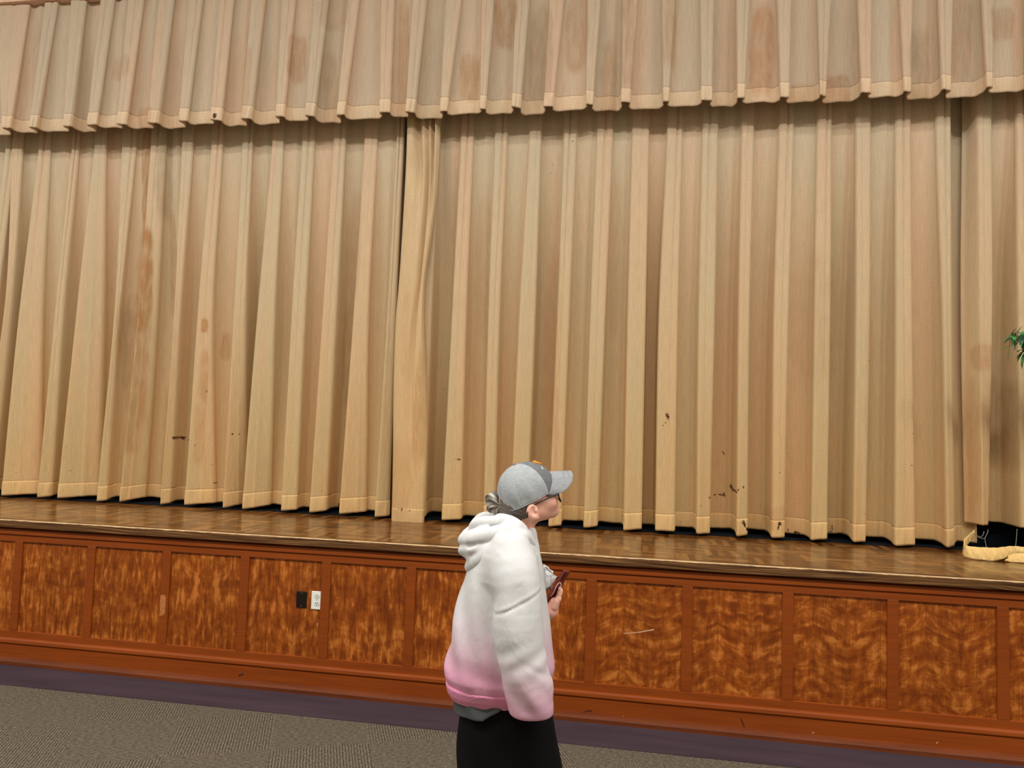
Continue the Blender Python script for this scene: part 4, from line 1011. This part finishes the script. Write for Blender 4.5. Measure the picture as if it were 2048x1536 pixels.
# seam tapes and sweatband edge
def ctube(name, pts, r, mat, parent):
    V, F = tube(head_to_local(pts), r, 6); return part(name, V, F, mat, parent)
for q in (58, -58): ctube('seam_piping', [crown_pt(q, u, .0006) for u in np.linspace(.03, 1, 24)], .0016, M_CAPL, cap)
ctube('edge_binding', [crown_pt(q, 1.0, .0006) for q in np.linspace(58, 302, 90)], .0018, M_CAPL, cap)
bm = bmesh.new(); bmesh.ops.create_uvsphere(bm, u_segments=14, v_segments=8, radius=.0075); 
for v in bm.verts: v.co.z *= .55
ub = [tuple(v.co) for v in bm.verts]; uf = [tuple(v.index for v in f.verts) for f in bm.faces]; bm.free()
part('button', head_to_local(np.array(ub)+np.array([0, 0, .108])), uf, M_CAPD, cap)
# brim
V, F = [], []; NS, NL = 40, 14
for i in range(NS+1):
    ph = -60+120*i/NS; r0 = crown_pt(ph, 1.0, -.001); sN = r0[1]/.078
    L = .082*math.sqrt(max(.0, 1-(abs(ph)/60.0)**3.2))+.0005
    for j in range(NL+1):
        q = j/NL
        f_ = r0[0]+L*q; s_ = r0[1]*(1-.06*q); h_ = r0[2]-.030*q*(L/.082)-.012*q*abs(sN)**2
        V.append((f_, s_, h_))
for i in range(NS):
    for j in range(NL): F.append((i*(NL+1)+j, i*(NL+1)+j+1, (i+1)*(NL+1)+j+1, (i+1)*(NL+1)+j))
br = part('brim', head_to_local(V), F, M_CAPB, cap); sd = br.modifiers.new('thickness', 'SOLIDIFY'); sd.thickness = .0034; sd.offset = 0
for q in (.60, .70, .80, .90):
    pts = [np.array(V[i*(NL+1)+int(q*NL)])+np.array([0, 0, .0022]) for i in range(4, NS-3)]
    ctube('brim_stitch', pts, .0005, M_CAPD, br)
M_EMB = plain('orange_embroidery', srgb(240, 150, 40), .8, vary=.05); M_WEMB = plain('white_embroidery', srgb(226, 226, 226), .8, vary=.02)
# orange curved emblem high on the front panel and a small white mark beside it
ctube('emblem', [crown_pt(a_, u_, .003) for a_, u_ in ((14, .44), (17, .50), (15, .57), (9, .62), (2, .66), (-6, .66), (-12, .58), (-10, .50), (-3, .47), (4, .52))], .0042, M_EMB, fp)
wm = [(30, .60), (32, .66), (34, .62), (36, .66), (38, .60)]
ctube('small_mark', [crown_pt(a_, u_, .0015) for a_, u_ in wm], .0012, M_WEMB, fp)

# ---- glasses
M_FRAME = plain('dark_spectacle_frame', srgb(34, 22, 22), .3, .5)
gl_pts = cat_spline([(-.044, .080, -.068), (-.038, .083, -.052), (-.024, .083, -.040), (.010, .080, -.036), (.060, .074, -.036), (.098, .066, -.037)], 5)
g = empty('glasses', (0, 0, 0)); g.parent = person
for sgn in (1, -1):
    V, F = tube(head_to_local([np.array(q)*np.array([1, sgn, 1]) for q in gl_pts]), .0026, 6); part('temple', V, F, M_FRAME, g)
    rim = [(.108-.012*(abs(.034+.029*math.cos(q))/.063)**2, sgn*(.034+.029*math.cos(q)), -.055+.020*math.sin(q)) for q in np.linspace(0, 2*PI, 30, endpoint=False)]
    V, F = tube(head_to_local(rim), .0030, 6, True); part('rim', V, F, M_FRAME, g)
    tg = NT('spectacle_lens', .02, .5); tg.b.inputs['Transmission Weight'].default_value = 1.0; tg.b.inputs['IOR'].default_value = 1.05
    c = np.mean(rim, 0); V = [c]+[np.array(q) for q in rim]; F = [(0, 1+k, 1+(k+1) % 30) for k in range(30)]
    part('lens', head_to_local(V), F, tg.done((1, 1, 1, 1)), g)
V, F = tube(head_to_local([(.108, -.006, -.042), (.112, 0, -.039), (.108, .006, -.042)]), .0018, 6); part('bridge', V, F, M_FRAME, g)
g['label'] = 'dark framed glasses'

# ---- phone in the left hand
M_CASE = plain('dark_red_phone_case', srgb(122, 48, 44), .4, .5, vary=.05); M_SCRN = plain('phone_screen', srgb(16, 16, 20), .15, .5); M_CAMB = plain('phone_camera', srgb(40, 20, 20), .25); M_LOOP = plain('pale_pink_loop', srgb(232, 196, 190), .6, vary=.02)
phone = empty('phone', tuple(PO+toworld((pb0+pt0)/2))); tag(phone, 'phone in a dark red case held up in the hand before the pink hoodie', 'phone')
def pbox(name, cu, cw, cn, su, sw, sn, bev, mat, par):
    bm = bmesh.new(); box(bm, -su/2, su/2, -sw/2, sw/2, -sn/2, sn/2, bev)
    V = [np.array(v.co) for v in bm.verts]; F = [tuple(v.index for v in f.verts) for f in bm.faces]; bm.free()
    V = [upv*(q[0]+cu)+wv*(q[1]+cw)+nv*(q[2]+cn) for q in V]
    o = pyobj(name, toworld(V), F, mat, par, False); return o
Lp = .136
cs = pbox('case', 0, 0, 0, Lp, .070, .0105, .003, M_CASE, phone)
pbox('screen', 0, 0, -.0052, Lp-.008, .064, .0012, .0004, M_SCRN, phone)
cm_ = pbox('camera_bump', Lp/2-.022, -.012, .0062, .030, .030, .0026, .001, M_CAMB, cs)
V, F = tube(toworld(cat_spline(lp, 6)), .0017, 6); pyobj('finger_loop', V, F, M_LOOP, phone)
# crumpled white paper held against the chest behind the phone
M_PAPER = plain('white_paper', srgb(238, 240, 240), .9, .2, vary=.02); M_DOT = plain('grey_dot', srgb(150, 152, 156), .5)
pc = np.array(P(1096, 1152, -.105))
pap = empty('paper_bundle', tuple(PO+toworld(pc))); tag(pap, 'crumpled white paper bundle held between the chest and the red phone', 'paper')
out = [(1084, 1128), (1089, 1129), (1097, 1134), (1100, 1139), (1107, 1142), (1105.5, 1148), (1114, 1153), (1110, 1161), (1105, 1169), (1101, 1176), (1093, 1182), (1086, 1180), (1084, 1150)]
def sheet(name, sc, bofs, seed, mat):
    r_ = np.random.RandomState(seed); V, F = [], []; n = len(out); K = 6
    for k in range(K+1):
        q = k/K
        for (x_, y_) in out:
            X_, Y_ = 1096+(x_-1096)*q*sc, 1152+(y_-1152)*q*sc
            V.append(np.array(P(X_, Y_, -.105+bofs+.010*(1-q)+.0035*r_.randn()*(.3+q)))-pc)
    for k in range(K):
        for i in range(n): F.append((k*n+i, k*n+(i+1) % n, (k+1)*n+(i+1) % n, (k+1)*n+i))
    o = pyobj(name, toworld(V), F, mat, pap, False); o.data.polygons.foreach_set('use_smooth', [True]*len(o.data.polygons)); sd = o.modifiers.new('thickness', 'SOLIDIFY'); sd.thickness = .0012
    return o
sheet('sheet', 1.0, .0, 3, M_PAPER); sheet('sheet', .86, .018, 5, M_PAPER); sheet('sheet', .92, -.018, 8, M_PAPER)


# ------------------------------------------------------------------ lighting: rows of ceiling lamps
def area(name, x, y, z, sx, sy_, power, colr, tilt=0.0):
    ld = bpy.data.lights.new(name, 'AREA'); ld.shape = 'RECTANGLE'; ld.size = sx; ld.size_y = sy_; ld.energy = power; ld.color = colr
    o = bpy.data.objects.new(name, ld); COL.objects.link(o); o.location = (x, y, z); o.rotation_euler = (tilt, 0, 0); return o
WARM = (1.0, .97, .93)
area('ceiling_lamp_row', -1.5, -3.9, CH-.05, 22, .12, 1150, WARM)
area('ceiling_lamp_row', -1.5, -8.2, CH-.05, 22, .6, 200, WARM)
W = bpy.data.worlds.new('world'); S.world = W; W.use_nodes = True
W.node_tree.nodes['Background'].inputs[0].default_value = (.9, .92, 1, 1); W.node_tree.nodes['Background'].inputs[1].default_value = .2

S.view_settings.view_transform = 'Standard'; S.view_settings.look = 'None'; S.view_settings.exposure = 0.10; S.view_settings.gamma = 1.0
S.view_settings.use_curve_mapping = False
S.cycles.use_denoising = True
S.cycles.max_bounces = 8
